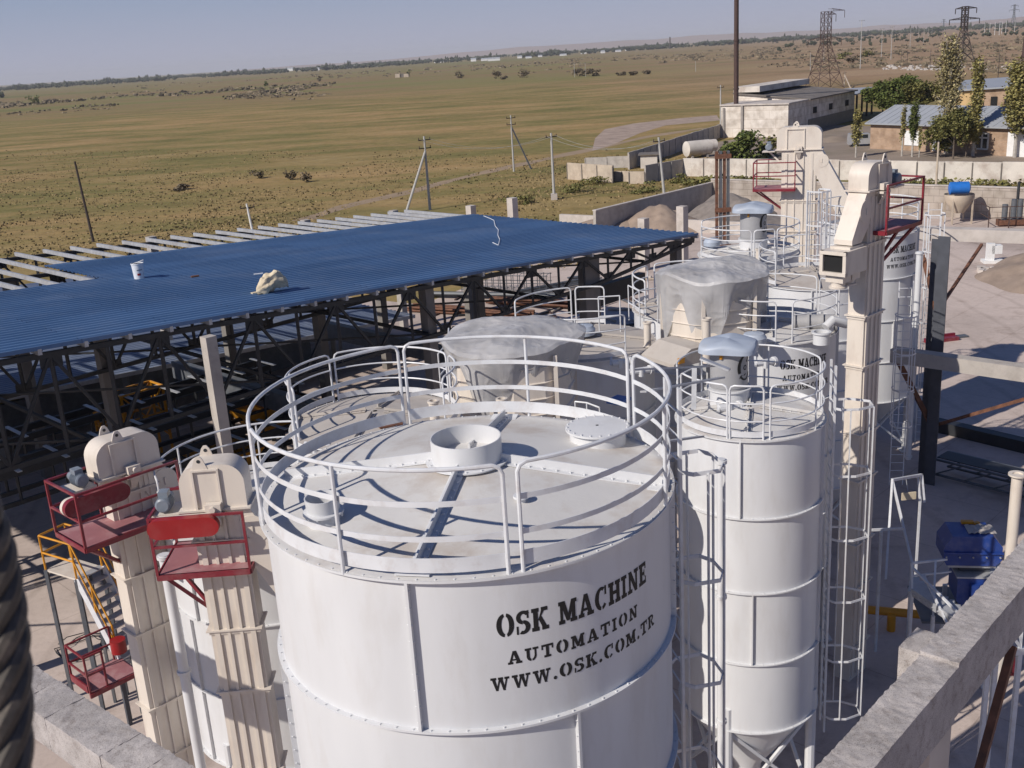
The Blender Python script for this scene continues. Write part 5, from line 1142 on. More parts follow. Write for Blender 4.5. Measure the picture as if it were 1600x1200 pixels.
# ============================================================ wrapped pan mixers
def wrapped(label, c, z, r, h, seed, zbase, body='cream_paint'):
    t_ = thing('wrapped_mixer', label, 'mixer', (c[0], c[1], zbase), 'mixers wrapped in plastic film'); n = 10
    m_ = MB(); m_.lathe([(r * .55, zbase), (r * .95, zbase + .7), (r * .95, z - .2), (r * .85, z)], 12, c, capt=True, capb=True)
    for k in range(4): zz = zbase + .8 + (z - zbase - 1.1) * k / 3; m_.lathe([(r * .95, zz), (r * .98, zz + .02), (r * .95, zz + .04)], 12, c)
    m_.build('drum', body, t_, False)
    for k in range(6):
        a = k * 60 + 20; p0 = cyl_pt(c, r * 1.0, a, zbase + .1); MB().bar(p0, p0 + Vector((0, 0, z - zbase - .15)), .09).build('stay', body, t_, False)
    for a in (205, 160):
        p0 = cyl_pt(c, r * .6, a, z - .1); MB().tube([p0, p0 + Vector((0, 0, .32))], .16, 14).build('motor_stub', 'motor_blue', t_)
    def fn(u, v):
        a = 2 * math.pi * u; ca, sa = math.cos(a), math.sin(a); N1 = noise.noise(Vector((ca * 1.6 + seed, sa * 1.6, v * 1.2))); fold = .5 + .5 * math.sin(a * 9 + 3 * noise.noise(Vector((ca * 2, sa * 2, seed))))
        R1 = r * (1.08 + .16 * noise.noise(Vector((ca * 1.1, sa * 1.1, seed + 5)))) * (1 + .05 * math.cos(3 * a + seed))
        def crease(x, y, f): return .5 - abs(noise.noise(Vector((x * f + seed, y * f, seed * .7))))
        if v < .45:
            q = v / .45; rr_ = R1 * q; zz = z + .30 + .22 * noise.noise(Vector((ca * q * 1.2 + seed, sa * q * 1.2, 1))) + .10 * crease(ca * q, sa * q * .6, 2.3) + .03 * crease(ca * q, sa * q, 6) - .14 * q ** 3 + .08 * (1 - q)
        else:
            q = (v - .45) / .55; L_ = h * (.70 + 1.05 * noise.noise(Vector((ca * 1.9, sa * 1.9, seed + 9)))); g_ = .5 - abs(noise.noise(Vector((ca * 3 + seed, sa * 3, q * .6)))); rr_ = R1 * (1 + .02 - .17 * q ** .9 + .2 * q * (g_ - .25) + .07 * q * (fold - .5) + .05 * N1); zz = z + .19 + .22 * noise.noise(Vector((ca * 1.2 + seed, sa * 1.2, 1))) + .10 * crease(ca, sa * .6, 2.3) + .03 * crease(ca, sa, 6) - .06 - L_ * q + .05 * N1 * q
        return (c[0] + rr_ * sa, c[1] + rr_ * ca, zz)
    o = MB().grid(fn, 190, 44).build('plastic_film', 'plastic_film', t_, False); return t_
p = Z(1112, 430, 10.6); wrapped('larger mixer wrapped in plastic film, in front of the far filter silo', (p.x, p.y), 10.55, 1.38, 2.0, 3, 8.4)
p = Z(797, 528, 10.2); wrapped('mixer wrapped in grey plastic film directly behind the big silo', (p.x, p.y), 10.1, 1.5, 1.25, 8, 7.9)
# sloped cream hopper and steel feet under the larger one
p = Z(1068, 550, 9.0); r = thing('sloped_hopper', 'flat sloping cream hopper cover below the larger wrapped mixer', 'hopper', p); f = frame(p.x, p.y, 8.95, 60)
MB(f).prism([(-.8, -.6, -.1), (.75, -.6, -.1), (.75, -.6, .1), (.25, -.6, .3), (-.25, -.6, .3), (-.8, -.6, 0)], (0, 1.3, 0)).build('cover', 'grey_deck', r, False)
m_ = MB(f)
for k in range(4): m_.box((.1 + k * .1, -.63, .2), (.04, .08, .3))
m_.build('bracket', 'dark_rust', r, False); MB(f).box((-.6, -.63, .08), (.18, .06, .14)).build('yellow_plate', 'yellow_paint', r, False)
# rail clusters seen between the roofs
def straight_rail(label, pts, h=1.0, mt='rail_paint', r=.02, group='loose white guard rails between the roofs'):
    t_ = thing('guard_rail', label, 'railing', pts[0], group)
    for z in (h, h * .5): MB().tube([Vector(p) + Vector((0, 0, z)) for p in pts], r, 6).build('rail', mt, t_)
    for p in pts: MB().tube([p, Vector(p) + Vector((0, 0, h))], r, 6).build('post', mt, t_)
    return t_
straight_rail('bent guard rail in front of the large dark column', [Z(983, 500, 8.7), Z(1000, 510, 8.7), Z(1028, 505, 8.7), Z(1050, 492, 8.7), Z(1058, 480, 8.7)], 1.05)
straight_rail('small gate shaped guard rail beside the mushroom cap', [Z(937, 525, 8.9), Z(970, 523, 8.9)], 1.1)
straight_rail('guard rail at the left of the grey wrapped mixer', [Z(690, 620, 8.5), Z(705, 600, 8.5), Z(706, 575, 8.5)], 1.1)
straight_rail('low guard rail in the gap right of the wrapped mixer behind the big silo', [Z(900, 660, 8.4), Z(918, 662, 8.4), Z(938, 670, 8.4)], .5)
straight_rail('guard rail on the deck below the tall lettered silo', [Z(1310, 505, 8.9), Z(1345, 498, 8.9), Z(1375, 505, 8.9)], 1.0)
# bolted grey walkway beams beside the narrow silo's ladder
t_ = thing('access_bridge', 'grey bolted angle beams bridging from the big silo to the ladder top', 'walkway', D(985, 585, 16.4))
for (a, b, d0, d1) in (((985, 578), (1115, 572), 16.0, 17.3), ((1005, 612), (1128, 590), 16.2, 17.3), ((1040, 690), (1095, 682), 16.6, 17.3)):
    MB().bar(D(*a, d0), D(*b, d1), .14, .03, up=(0, 0.3, 1)).build('beam', 'galvanised', t_, False)
MB().bar(D(1095, 560, 17.2), D(1140, 578, 17.0), .1, .03).build('beam', 'galvanised', t_, False)
MB().bar(D(1085, 575, 17.3), D(1084, 640, 17.3), .08, .03).build('hanger', 'galvanised', t_, False)
# ============================================================ the open shed with the blue roof
def RZ(a): return 7.5 - 0.0606 * a * 1.0      # roof height: rises as a goes negative
shed = thing('open_shed', 'large open shed with an unfinished blue corrugated roof on dark trusses', 'shed', S(-20, 8, 0))
def corr(name, a0, a1, b0, b1, zf, mt, pitch=.36, hgt_=.045, na=10, jag=0.0):
    prof = []; b = b0
    while b < b1 - .01:
        prof += [(b, 0), (b + pitch * .55, 0), (b + pitch * .66, hgt_), (b + pitch * .89, hgt_)]; b += pitch
    prof.append((min(b, b1 + .1), 0)); m_ = MB(); vs = []; fs = []; L_ = len(prof)
    for i in range(na + 1):
        for j, (bb, hh) in enumerate(prof):
            a = a0 + (a1 - a0) * i / na
            if i == na and jag: a += jag * noise.noise(Vector((j * .9, 3, 0)))
            w_ = .012 * noise.noise(Vector((a * .35, bb * .5, 0)))
            vs.append(S(a, bb, zf(a) + hh + w_))
    for i in range(na):
        for j in range(L_ - 1): fs.append((i * L_ + j, (i + 1) * L_ + j, (i + 1) * L_ + j + 1, i * L_ + j + 1))
    m_.add(vs, fs); return m_.build(name, mt, shed, False)
corr('roof_sheet', -25.28, .02, 0, 15.5, RZ, 'blue_sheet', na=24)
corr('roof_sheet', -44, -25.29, 0, 10.45, RZ, 'blue_sheet', na=20)
corr('roof_sheet', -44, -31.5, 10.46, 22, RZ, 'blue_sheet', na=14)
m_ = MB()
for a0, a1 in ((-44, -25.3), (-25.28, 0)):
    m_.bar(S(a0, -.03, RZ(a0) - .02), S(a1, -.03, RZ(a1) - .02), .03, .12)
m_.build('edge_trim', 'blue_sheet', shed, False)
for i in range(33):
    a = -1.333 * i - .05; MB().bar(S(a, -.05, RZ(a) - .13), S(a, 22.0 + .25 * noise.noise(Vector((i, 0, 0))), RZ(a) - .13), .11, .17).build('purlin', 'galvanised', shed, False)
def zbot(a): return 7.08 + (6.4 - 7.08) * min(1, -a / 7.5) if a > -7.5 else 6.4 - .008 * (-a - 7.5)
def truss(b, a_end=-43.4):
    m_ = MB(); st = 1.667; n = int(-a_end / st)
    m_.bar(S(0, b, RZ(0) - .3), S(a_end, b, RZ(a_end) - .3), .14, .16); m_.bar(S(-.2, b, zbot(-.2)), S(-7.5, b, zbot(-7.5)), .12, .14); m_.bar(S(-7.5, b, zbot(-7.5)), S(a_end, b, zbot(a_end)), .12, .14)
    t_ = m_.build('truss_chord', 'charcoal_steel', shed, False); m2 = MB()
    for i in range(n):
        a0, a1 = -st * i, -st * (i + 1); m2.bar(S(a1, b, RZ(a1) - .3), S(a1, b, zbot(a1)), .1)
        if i % 2 == 0: m2.bar(S(a0, b, zbot(a0)), S(a1, b, RZ(a1) - .3), .09)
        else: m2.bar(S(a0, b, RZ(a0) - .3), S(a1, b, zbot(a1)), .09)
        if i % 2 == 1:
            z = RZ(a0) - .52; m2.bar(S(a0 + .32, b, z), S(a0 - .32, b, z + .02), .03, .34)
            z = zbot(a1) + .16; m2.bar(S(a1 + .28, b, z), S(a1 - .28, b, z), .03, .3)
    m2.build('truss_web', 'charcoal_steel', t_, False)
for b in (.25, 7.5, 15.3, 21.6): truss(b, -43.4)
# longitudinal bracing under the trusses
m_ = MB()
for a in (-4, -10.8, -17.5, -24.2, -31, -37.5):
    m_.bar(S(a, .25, zbot(a) + .1), S(a, 21.6, zbot(a) + .1), .1, .12); m_.bar(S(a, .3, zbot(a) + .1), S(a - 6.7, 7.4, zbot(a) + .1), .07); m_.bar(S(a, 7.5, zbot(a) + .1), S(a - 6.7, 15.2, zbot(a) + .1), .07)
m_.build('bracing', 'charcoal_steel', shed, False)
for b in (.25, 7.5, 15.3, 21.6):
    for a in (-1.0, -7.6, -17.2, -26.9, -36.5, -45):
        if b == 7.5 and a > -5: continue
        if b == .25 and a == -26.9: MB().bar(S(-27.4, -1.0, 0), S(-27.4, -1.0, RZ(a) - .3), .36, .36, up=SB).build('column', 'concrete', shed, False)
        elif a > -43.4: MB().bar(S(a, b + .35, 0), S(a, b + .35, RZ(a) - .38 if b < 20 else RZ(a) + .0), 1.0 if (b == .25 and a == -7.6) else .42, .42, up=SB).build('column', 'shaded_concrete' if b < 20 else 'concrete', shed, False)
# columns left standing beyond the sheeting
m_ = None
for u, vt, vb in ((741, 321, 341), (806, 309, 352), (1007, 341, 362), (1067, 322, 366)):
    p = Z(u, vb + 60); h = hgt(p, vt); tag(MB().box((p.x, p.y, h / 2), (.62, .62, h), R_(45)).build('concrete_column', 'pale_concrete', None, False), {741: 'pale stub column at the top corner of the blue roof', 806: 'tall pale stub column behind the blue roof edge', 1007: 'short pale stub column at the low wall', 1067: 'pale column rising behind the right tip of the blue roof'}[u], 'column', 'concrete columns standing behind the roof')
# lower sheet roof at the back, seen through the trusses
def LZ(a): return 1.95 - .0606 * a
corr('lower_roof', -60, -4.2, 17.0, 47.0, LZ, 'pale_sheet', na=26)
m_ = MB(); m_.bar(S(-48, 16.95, LZ(-48) - .1), S(-4.2, 16.95, LZ(-4.2) - .1), .06, .2); m_.build('lower_roof_edge', 'galvanised', shed, False)
MB().bar(S(-62, 21.0, 1.25), S(-9, 21.0, 1.05), .25, 2.1).build('back_wall', 'grey_steel', shed, False)
m_ = MB()
for a in range(-46, -5, 6): m_.bar(S(a, 17.2, 0), S(a, 17.2, LZ(a) - .1), .25)
m_.build('lower_posts', 'grey_steel', shed, False)
# heavy concrete cross beams and raised slab below
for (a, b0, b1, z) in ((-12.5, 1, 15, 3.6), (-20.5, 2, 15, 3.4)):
    MB().bar(S(a, b0, z), S(a, b1, z), .4, .8).build('concrete_beam', 'grey_steel', shed, False)  # concrete in a steel grey, darkened to stand for shade under the roof
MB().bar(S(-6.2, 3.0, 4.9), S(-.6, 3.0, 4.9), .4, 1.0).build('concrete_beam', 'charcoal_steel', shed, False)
# objects on the roof
def rp(u, v):
    r = ray(u, v); A3 = SA * 1.0 + Vector((0, 0, -.0606)); M3 = Matrix((A3, SB, -r)).transposed(); s = M3.inverted() @ (EYE - Vector((SO.x, SO.y, 7.5))); return EYE + r * s[2]
p = rp(218, 436); c = (p.x, p.y); t_ = thing('paint_bucket', 'white paint bucket with red print standing on the blue roof', 'bucket', p)
MB().lathe([(.19, p.z + .03), (.225, p.z + .58), (.24, p.z + .585), (.24, p.z + .63), (.22, p.z + .63), (.18, p.z + .06)], 28, c, capb=True).build('bucket', 'white_plastic', t_)
MB().lathe([(.209, p.z + .17), (.213, p.z + .25)], 10, c, 140, 175).build('red_print', 'bright_red', t_); MB().lathe([(.219, p.z + .36), (.221, p.z + .40)], 10, c, 120, 175).build('blue_print', 'motor_blue', t_)
m_ = MB(); m_.tube([cyl_pt(c, .235, 60, p.z + .6), cyl_pt(c, .3, 105, p.z + .75), cyl_pt(c, .235, 240, p.z + .6)], .008, 5); m_.build('handle', 'galvanised', t_)
MB().lathe([(.22, p.z + .6), (.19, p.z + .605), (.02, p.z + .5)], 24, c).build('lid', 'grey_steel', t_)
p = rp(424, 458); rr = random.Random(4)
def sk(u, v):
    a = 2 * math.pi * u; k = math.sin(math.pi * v) ** .6; n1 = noise.noise(Vector((math.cos(a) * 1.6, math.sin(a) * 1.6, v * 3)))
    L_ = (v - .45) * 1.35; q = SA * L_ + SB * (math.cos(a) * .3 * k * (1 + .5 * n1)); z = max(.05, math.sin(a) * .3 * k * (1 + .7 * n1) + .2 * k + .42 * v * v * k + .1)
    return p + q + Vector((0, 0, z - L_ * .06 + .05 * noise.noise(Vector((u * 14, v * 14, 2)))))
tag(MB().grid(sk, 40, 26).build('canvas_sack', 'canvas'), 'crumpled cream sack lying on the blue roof', 'sack')
p = rp(404, 459); tag(MB().box((p.x, p.y, p.z + .06), (.5, .18, .04), .6).build('cream_rag', 'canvas', None, False), 'flat cream scrap lying left of the sack on the roof', 'rag')
p = rp(404, 430); tag(MB().box((p.x, p.y, p.z + .06), (.35, .1, .03), .3).build('white_offcut', 'white_plastic', None, False), 'small white offcut above the sack on the roof', 'offcut')
p = rp(305, 434); tag(MB().box((p.x, p.y, p.z + .06), (.3, .16, .05), .5).build('rust_scrap', 'rust', None, False), 'small reddish scrap between bucket and sack on the roof', 'scrap')
pts = [rp(u, v) + Vector((0, 0, .06)) for u, v in ((756, 339), (766, 343), (772, 346), (774, 355), (779, 361), (778, 369), (781, 376), (779, 385), (770, 381))]
tag(MB().tube(pts, .02, 5).build('string_line', 'white_plastic'), 'thin white string wriggling down the blue roof near its top corner', 'string')

# ---- machinery and stock below the shed
def gantry(label, a0, a1, b, z, w_=1.2):
    t_ = thing('steel_gantry', label, 'gantry', S(a0, b, 0), 'dark steel gantries below the shed roof'); m_ = MB()
    for db in (-w_ / 2, w_ / 2): m_.bar(S(a0, b + db, z), S(a1, b + db, z), .14, .26); m_.bar(S(a0, b + db, z - 1.1), S(a1, b + db, z - 1.1), .12, .16)
    m_.build('girder', 'charcoal_steel', t_, False); m_ = MB(); m3 = MB(); k = int(abs(a1 - a0) / 1.6)
    for i in range(k + 1):
        a = a0 + (a1 - a0) * i / k
        for db in (-w_ / 2, w_ / 2): m_.bar(S(a, b + db, z), S(a, b + db, z - 1.1), .08)
        m3.bar(S(a, b - w_ / 2 - .45, z + .15), S(a, b + w_ / 2 + .35, z + .15), .16, .03)
    split_islands(m_.build('web', 'charcoal_steel', t_, False), 'web_bar'); m3.build('cross_bearers', 'galvanised', t_, False)
    for a in (a0 + .3, (a0 + a1) / 2, a1 - .3):
        for db in (-w_ / 2, w_ / 2): MB().bar(S(a, b + db, 0), S(a, b + db, z - 1.1), .16).build('leg', 'charcoal_steel', t_, False)
    return t_
gantry('near dark gantry with pale cross bearers behind the left elevators', -36, -19, 8.0, 3.5)
gantry('second dark gantry deeper below the shed roof', -34, -18, 11.6, 3.5)
gantry('dark gantry by the sunlit concrete column', -27, -17, 5.0, 3.0)
def hopper(label, a, b, z, s, mt='yellow_paint', az=45):
    p = S(a, b, 0); f = frame(p.x, p.y, 0, az); t_ = thing('aggregate_hopper', label, 'hopper', p, 'yellow hoppers under the shed')
    MB(f).add([(-s, -s * .7, z + s), (s, -s * .7, z + s), (s, s * .7, z + s), (-s, s * .7, z + s), (-s * .35, -s * .3, z), (s * .35, -s * .3, z), (s * .35, s * .3, z), (-s * .35, s * .3, z)], [(0, 1, 5, 4), (1, 2, 6, 5), (2, 3, 7, 6), (3, 0, 4, 7), (4, 5, 6, 7)]).build('bin', mt, t_, False)
    m_ = MB(f)
    for e in ((-s, -s * .7, s, -s * .7), (s, -s * .7, s, s * .7), (s, s * .7, -s, s * .7), (-s, s * .7, -s, -s * .7)): m_.bar((e[0], e[1], z + s), (e[2], e[3], z + s), .1)
    m_.build('rim', 'charcoal_steel', t_, False)
    for x in (-1, 1):
        for y in (-1, 1): MB(f).bar((x * s * .8, y * s * .55, 0), (x * s * .8, y * s * .55, z + s * .8), .12).build('leg', 'charcoal_steel', t_, False)
hopper('yellow hopper just behind the back railing of the big silo', -19.5, 1.8, 1.2, 1.5)
hopper('yellow hopper deeper under the shed behind the truss posts', -20, 8.5, 1.4, 1.5)
hopper('yellow hopper left of the sunlit column, mostly in shade', -24, 5.5, 1.2, 1.4)
# sand slope and yellow frame
p = S(-14.5, 4, 0); heap('sand_heap', 'brown sand heap in the shade under the shed', p, 4.5, 3.5, 1.5, 'sand', 44, 45)
p = S(-33.3, -2.4, 0); heap('sand_heap', 'tan sand patch lit by the sun beside the yellow lattice tower', Z(290, 690), 3.2, 1.8, .6, 'sand', 48, 45)
def yellow_frame(label, p, az, L_, w_, h):
    t_ = thing('lattice_tower', label, 'tower', p, 'yellow lattice towers by the left elevators'); f = frame(p.x, p.y, p.z, az); m_ = MB(f)
    for x in (0, L_):
        for y in (0, w_): m_.bar((x, y, -p.z if p.z > 1 else 0), (x, y, h), .09)
    for z in (h * .5, h):
        m_.bar((0, 0, z), (L_, 0, z), .07).bar((0, w_, z), (L_, w_, z), .07).bar((0, 0, z), (0, w_, z), .07).bar((L_, 0, z), (L_, w_, z), .07)
    m_.build('frame', 'yellow_paint', t_, False); m_ = MB(f)
    m_.bar((0, 0, 0), (L_, 0, h), .06).bar((L_, 0, 0), (0, 0, h), .06).bar((0, w_, 0), (L_, w_, h), .06).bar((L_, 0, 0), (L_, w_, h), .06).bar((0, 0, 0), (0, w_, h), .06); m_.build('bracing', 'yellow_paint', t_, False); return t_
yellow_frame('yellow lattice tower behind the head of the farther left elevator', Z(203, 700, 1.4), 45, 1.9, 1.1, 2.3)
yellow_frame('small yellow tower left of the lattice behind the elevator head', Z(168, 690, 1.8), 45, 1.2, .8, 1.2)
# stock lying in the open yard behind the shed
def bundle(label, u, v, L_, az, mt, n=8, r=.06):
    p = Z(u, v); f = frame(p.x, p.y, 0, az); rr = random.Random(int(u)); t_ = thing('rebar_bundle', label, 'steel bars', p, 'bundles of long steel in the yard'); m_ = MB(f)
    for i in range(n): y = rr.uniform(-.6, .6); z = .15 + .12 * (i % 3); m_.tube([(-L_ / 2 + rr.uniform(-.3, .3), y, z), (L_ / 2, y + rr.uniform(-.1, .1), z)], r, 6)
    m_.build('bars', mt, t_); MB(f).box((-L_ / 4, 0, .05), (.15, 1.8, .1)).box((L_ / 4, 0, .05), (.15, 1.8, .1)).build('bearers', 'dark_rust', t_, False)
bundle('orange rusty bars stacked behind the trusses', 735, 492, 9, 118, 'rust', 12, .08)
bundle('orange rusty bars by the lit concrete column', 838, 478, 7, 118, 'rust', 10, .08)
bundle('grey steel bars lying on the sunny yard', 770, 466, 10, 110, 'grey_steel', 12)
bundle('grey bars beside the small dark posts', 880, 452, 7, 60, 'grey_steel', 8)
p = Z(790, 455); r = thing('rebar_cage', 'grey cage of reinforcing bars standing in the sunny yard', 'rebar cage', p, None); f = frame(p.x, p.y, 0, 110); m_ = MB(f)
for i in range(14): m_.tube([(-3.2 + i * .5, -.5, 0), (-3.2 + i * .5, -.5, 1.3), (-3.2 + i * .5, .5, 1.3), (-3.2 + i * .5, .5, 0)], .03, 4)
for z in (.2, .7, 1.25):
    for y in (-.5, .5): m_.tube([(-3.3, y, z), (3.4, y, z)], .03, 4)
m_.build('bars', 'grey_steel', r)
for i, (u, v) in enumerate(((620, 545), (600, 551), (640, 556), (690, 548))):
    p = Z(u, v); tag(MB().box((p.x, p.y, .2), (rnd.uniform(.6, 1.4), .5, .4), rnd.uniform(0, 3)).build('concrete_block', 'pale_concrete', None, False), 'pale broken concrete block in the gap below the trusses', 'block', 'broken blocks below the trusses')
# odds and ends on the sunny yard seen through the trusses
rr = random.Random(21)
for i in range(26):
    p = Z(rr.uniform(690, 1010), rr.uniform(432, 520)); lx = rr.uniform(.8, 3.2)
    tag(MB(frame(p.x, p.y, .08, rr.uniform(0, 180))).box((0, 0, .04), (lx, rr.uniform(.1, .35), .1)).build('timber_plank', rr.choice(['dark_rust', 'grey_steel', 'tan_panel', 'charcoal_steel', 'pale_concrete']), None, False), 'loose plank or bar lying on the sunny yard behind the trusses', 'plank', 'loose planks behind the trusses')
# rusty twin columns behind the far filter silo
p = Z(1128, 392); h = hgt(p, 236); t_ = thing('twin_column', 'pair of tall rusty steel columns tied together behind the roof tip', 'column', p)
for dx, mt in ((-.42, 'rust'), (-.1, 'grey_steel'), (.2, 'rust'), (.5, 'grey_steel')): MB().bar((p.x + dx, p.y, 0), (p.x + dx, p.y, h), .2, .28, up=(0, 1, 0)).build('shaft', mt, t_, False)
m_ = MB(); [m_.box((p.x + .05, p.y - .2, z), (1.3, .15, .35)) for z in (.5, h * .42, h - .4)]; m_.build('tie_plate', 'rust', t_, False)

# ---- the yard at the right
p = Z(1496, 348); f = frame(p.x, p.y, 0, 100); t_ = thing('drum_mixer', 'blue drum lying on a tan conical hopper by the block wall', 'mixer', p)
MB().lathe([(.5, .9), (1.25, 2.1), (1.25, 2.5)], 18, (p.x, p.y)).build('cone', 'tan_panel', t_); MB(f).tube([(-.9, 0, 3.0), (-.8, 0, 3.0), (.7, 0, 3.0), (.85, 0, 3.0)], [.3, .55, .55, .3], 20).build('drum', 'bright_blue', t_)
for k in range(4): a = cyl_pt((p.x, p.y), 1.2, 45 + 90 * k, 0); MB().bar(a, (a.x, a.y, 2.2), .12).build('leg', 'tan_panel', t_, False)
p = Z(1580, 352); f = frame(p.x, p.y, 0, 100); t_ = thing('pump_set', 'grey pump with two upright cylinders inside a rusty guard rail', 'pump', p)
for dx in (-.6, .1, .6): MB(f).tube([(dx, 0, .5), (dx, 0, 2.2 if dx > -.3 else 1.8)], .24, 12).build('cylinder', 'grey_steel', t_)
MB(f).tube([(.35, 0, 2.2), (.35, 0, 3.6)], .12, 8).build('riser', 'charcoal_steel', t_); MB(f).box((0, 0, .25), (2.2, 1.2, .5)).build('base', 'rust', t_, False)
m_ = MB(f)
for x in (-2.2, -.6, 1.2): m_.bar((x, -1.4, 0), (x, -1.4, 1.8), .07)
for z in (.9, 1.8): m_.bar((-2.2, -1.4, z), (1.2, -1.4, z), .06); m_.bar((-2.2, -1.4, z), (-2.2, 1.2, z), .06)
m_.build('guard_rail', 'dark_rust', t_, False)
p = Z(1546, 410); tag(MB(frame(p.x, p.y, 0, 100)).box((0, 0, .7), (.5, .5, 1.4)).box((.4, .1, .95), (.7, .7, .6)).box((.2, 0, .1), (1.4, 1, .2)).build('pump_box', 'white_frame', None, False), 'white box shaped equipment standing before the right sand heap', 'machine')
p = Z(1545, 425); m_ = MB(); [m_.box((p.x + rnd.uniform(-1, 1), p.y + rnd.uniform(-.8, .8), .15), (.5, .35, .35), rnd.uniform(0, 3)) for _ in range(7)]; tag(m_.build('rubble_pile', 'pale_concrete', None, False), 'small pile of broken lumps at the foot of the white box', 'rubble')
p = Z(1470, 533); tag(MB(frame(p.x, p.y, 0, 80)).box((0, 0, .1), (1.9, .5, .2)).box((.5, .35, .14), (1.1, .12, .28)).build('red_formwork', 'red_paint', None, False), 'flat red steel piece lying on the yard behind the dark column', 'steel piece')
p = Z(1500, 527); tag(MB(frame(p.x, p.y, 0, 80)).box((0, 0, .05), (.8, .4, .1)).build('grey_board', 'grey_steel', None, False), 'small grey board lying on the sunny yard', 'board')
# frame of the neighbouring building: dark column, concrete beams, brown braces
t_ = thing('unfinished_building', 'half built structure with dark column, pale concrete beams and brown braces at right', 'building', Z(1436, 752))
p = Z(1447, 752); h = hgt(p, 376); MB(frame(p.x, p.y, 0, 133)).box((0, 0, h / 2), (.06, .44, h)).box((-.2, .24, h / 2), (.42, .05, h)).box((.2, -.24, h / 2 + .1), (.42, .05, h + .2)).build('steel_column', 'dark_steel', t_, False)
zb = 5.0; q = D(1455, 562, 37.6); e = dirv(133); zb = q.z - .1
MB().bar(q + dirv(-47) * 1.4, q + e * 4.6, .5, .5).build('beam', 'concrete', t_, False)
MB().bar(q + e * 4.75, q + e * 14, .62, .66).build('beam', 'pale_concrete', t_, False)
MB().bar((p.x, p.y, 2.2) , q + e * 4.4 - Vector((0, 0, .3)), .12).build('brace', 'rust', t_, False)
MB().bar((p.x, p.y, 2.4) , q + dirv(-47) * 1.2 - Vector((0, 0, .2)), .16).build('brace', 'rust', t_, False)
MB().bar((p.x, p.y, 6.6), D(1534, 382, 42), .1).build('brace', 'rust', t_, False); MB().bar((p.x, p.y, 6.6), D(1442, 400, 39.5), .13).build('brace', 'rust', t_, False)
q2 = D(1436, 364, 44); MB().bar(q2, q2 + dirv(122) * 22, .6, .5).build('beam', 'pale_concrete', t_, False)
c2 = q2 + dirv(122) * 21; MB().bar(c2, (c2.x, c2.y, 0), .5).build('column', 'pale_concrete', t_, False)
q3 = q + e * 13.5; MB().bar((q3.x, q3.y, 0), q3, .5).build('column', 'pale_concrete', t_, False)
# dark channel and lattice lying in the shade
a, b = Z(1462, 672), Z(1640, 715); tag(MB().bar(a + Vector((0, 0, .25)), b + Vector((0, 0, .25)), .5, .5).bar(a + Vector((.2, .6, .15)), b + Vector((.2, .6, .15)), .2, .3).build('steel_girder', 'charcoal_steel', None, False), 'long dark steel girder lying across the shaded yard', 'girder')
a, b = Z(1460, 748), Z(1640, 795); t_ = thing('belt_conveyor', 'low grey lattice conveyor lying in the shade at right', 'conveyor', a); m_ = MB(); d = (b - a).normalized(); n_ = Vector((-d.y, d.x, 0))
for s in (0, 1.0):
    for z in (.2, .8): m_.bar(a + n_ * s + Vector((0, 0, z)), b + n_ * s + Vector((0, 0, z)), .08)
L_ = (b - a).length
for k in range(int(L_ / 1.1)):
    for s in (0, 1.0): m_.bar(a + d * (k * 1.1) + n_ * s + Vector((0, 0, .2)), a + d * (k * 1.1 + 1.1) + n_ * s + Vector((0, 0, .8)), .05)
m_.build('lattice', 'grey_steel', t_, False); MB().bar(a + n_ * .5 + Vector((0, 0, .85)), b + n_ * .5 + Vector((0, 0, .85)), .8, .03).build('belt', 'charcoal_steel', t_, False)
# white access frame with a hanging board
t_ = thing('access_stand', 'white steel stand with a small hanging board in the shade', 'frame', Z(1400, 900)); 
A1, A2 = D(1394, 750, 29.5), D(1440, 742, 30.5); m_ = MB(); m_.bar(A1, A2, .07); m_.bar(A1, D(1425, 880, 28.5), .06); m_.bar(A2, D(1444, 785, 30.5), .06); m_.bar(D(1434, 744, 30.4), D(1437, 783, 30.4), .05); m_.bar(A1, D(1384, 905, 28), .06); m_.bar(D(1362, 828, 28.5), D(1412, 826, 28.6), .06); m_.bar(D(1377, 830, 28.3), (D(1377, 830, 28.3).x, D(1377, 830, 28.3).y, 0), .07); m_.bar(D(1425, 880, 28.5), (D(1425, 880, 28.5).x, D(1425, 880, 28.5).y, 0), .07); m_.bar(A2, (A2.x, A2.y, 0), .06); m_.build('frame', 'rail_paint', t_, False)
c = D(1420, 775, 30); MB().box(tuple(c), (.42, .04, .22), .1).build('board', 'canvas', t_, False); MB().bar(c, D(1415, 745, 30.2), .012).build('hanger', 'galvanised', t_, False)
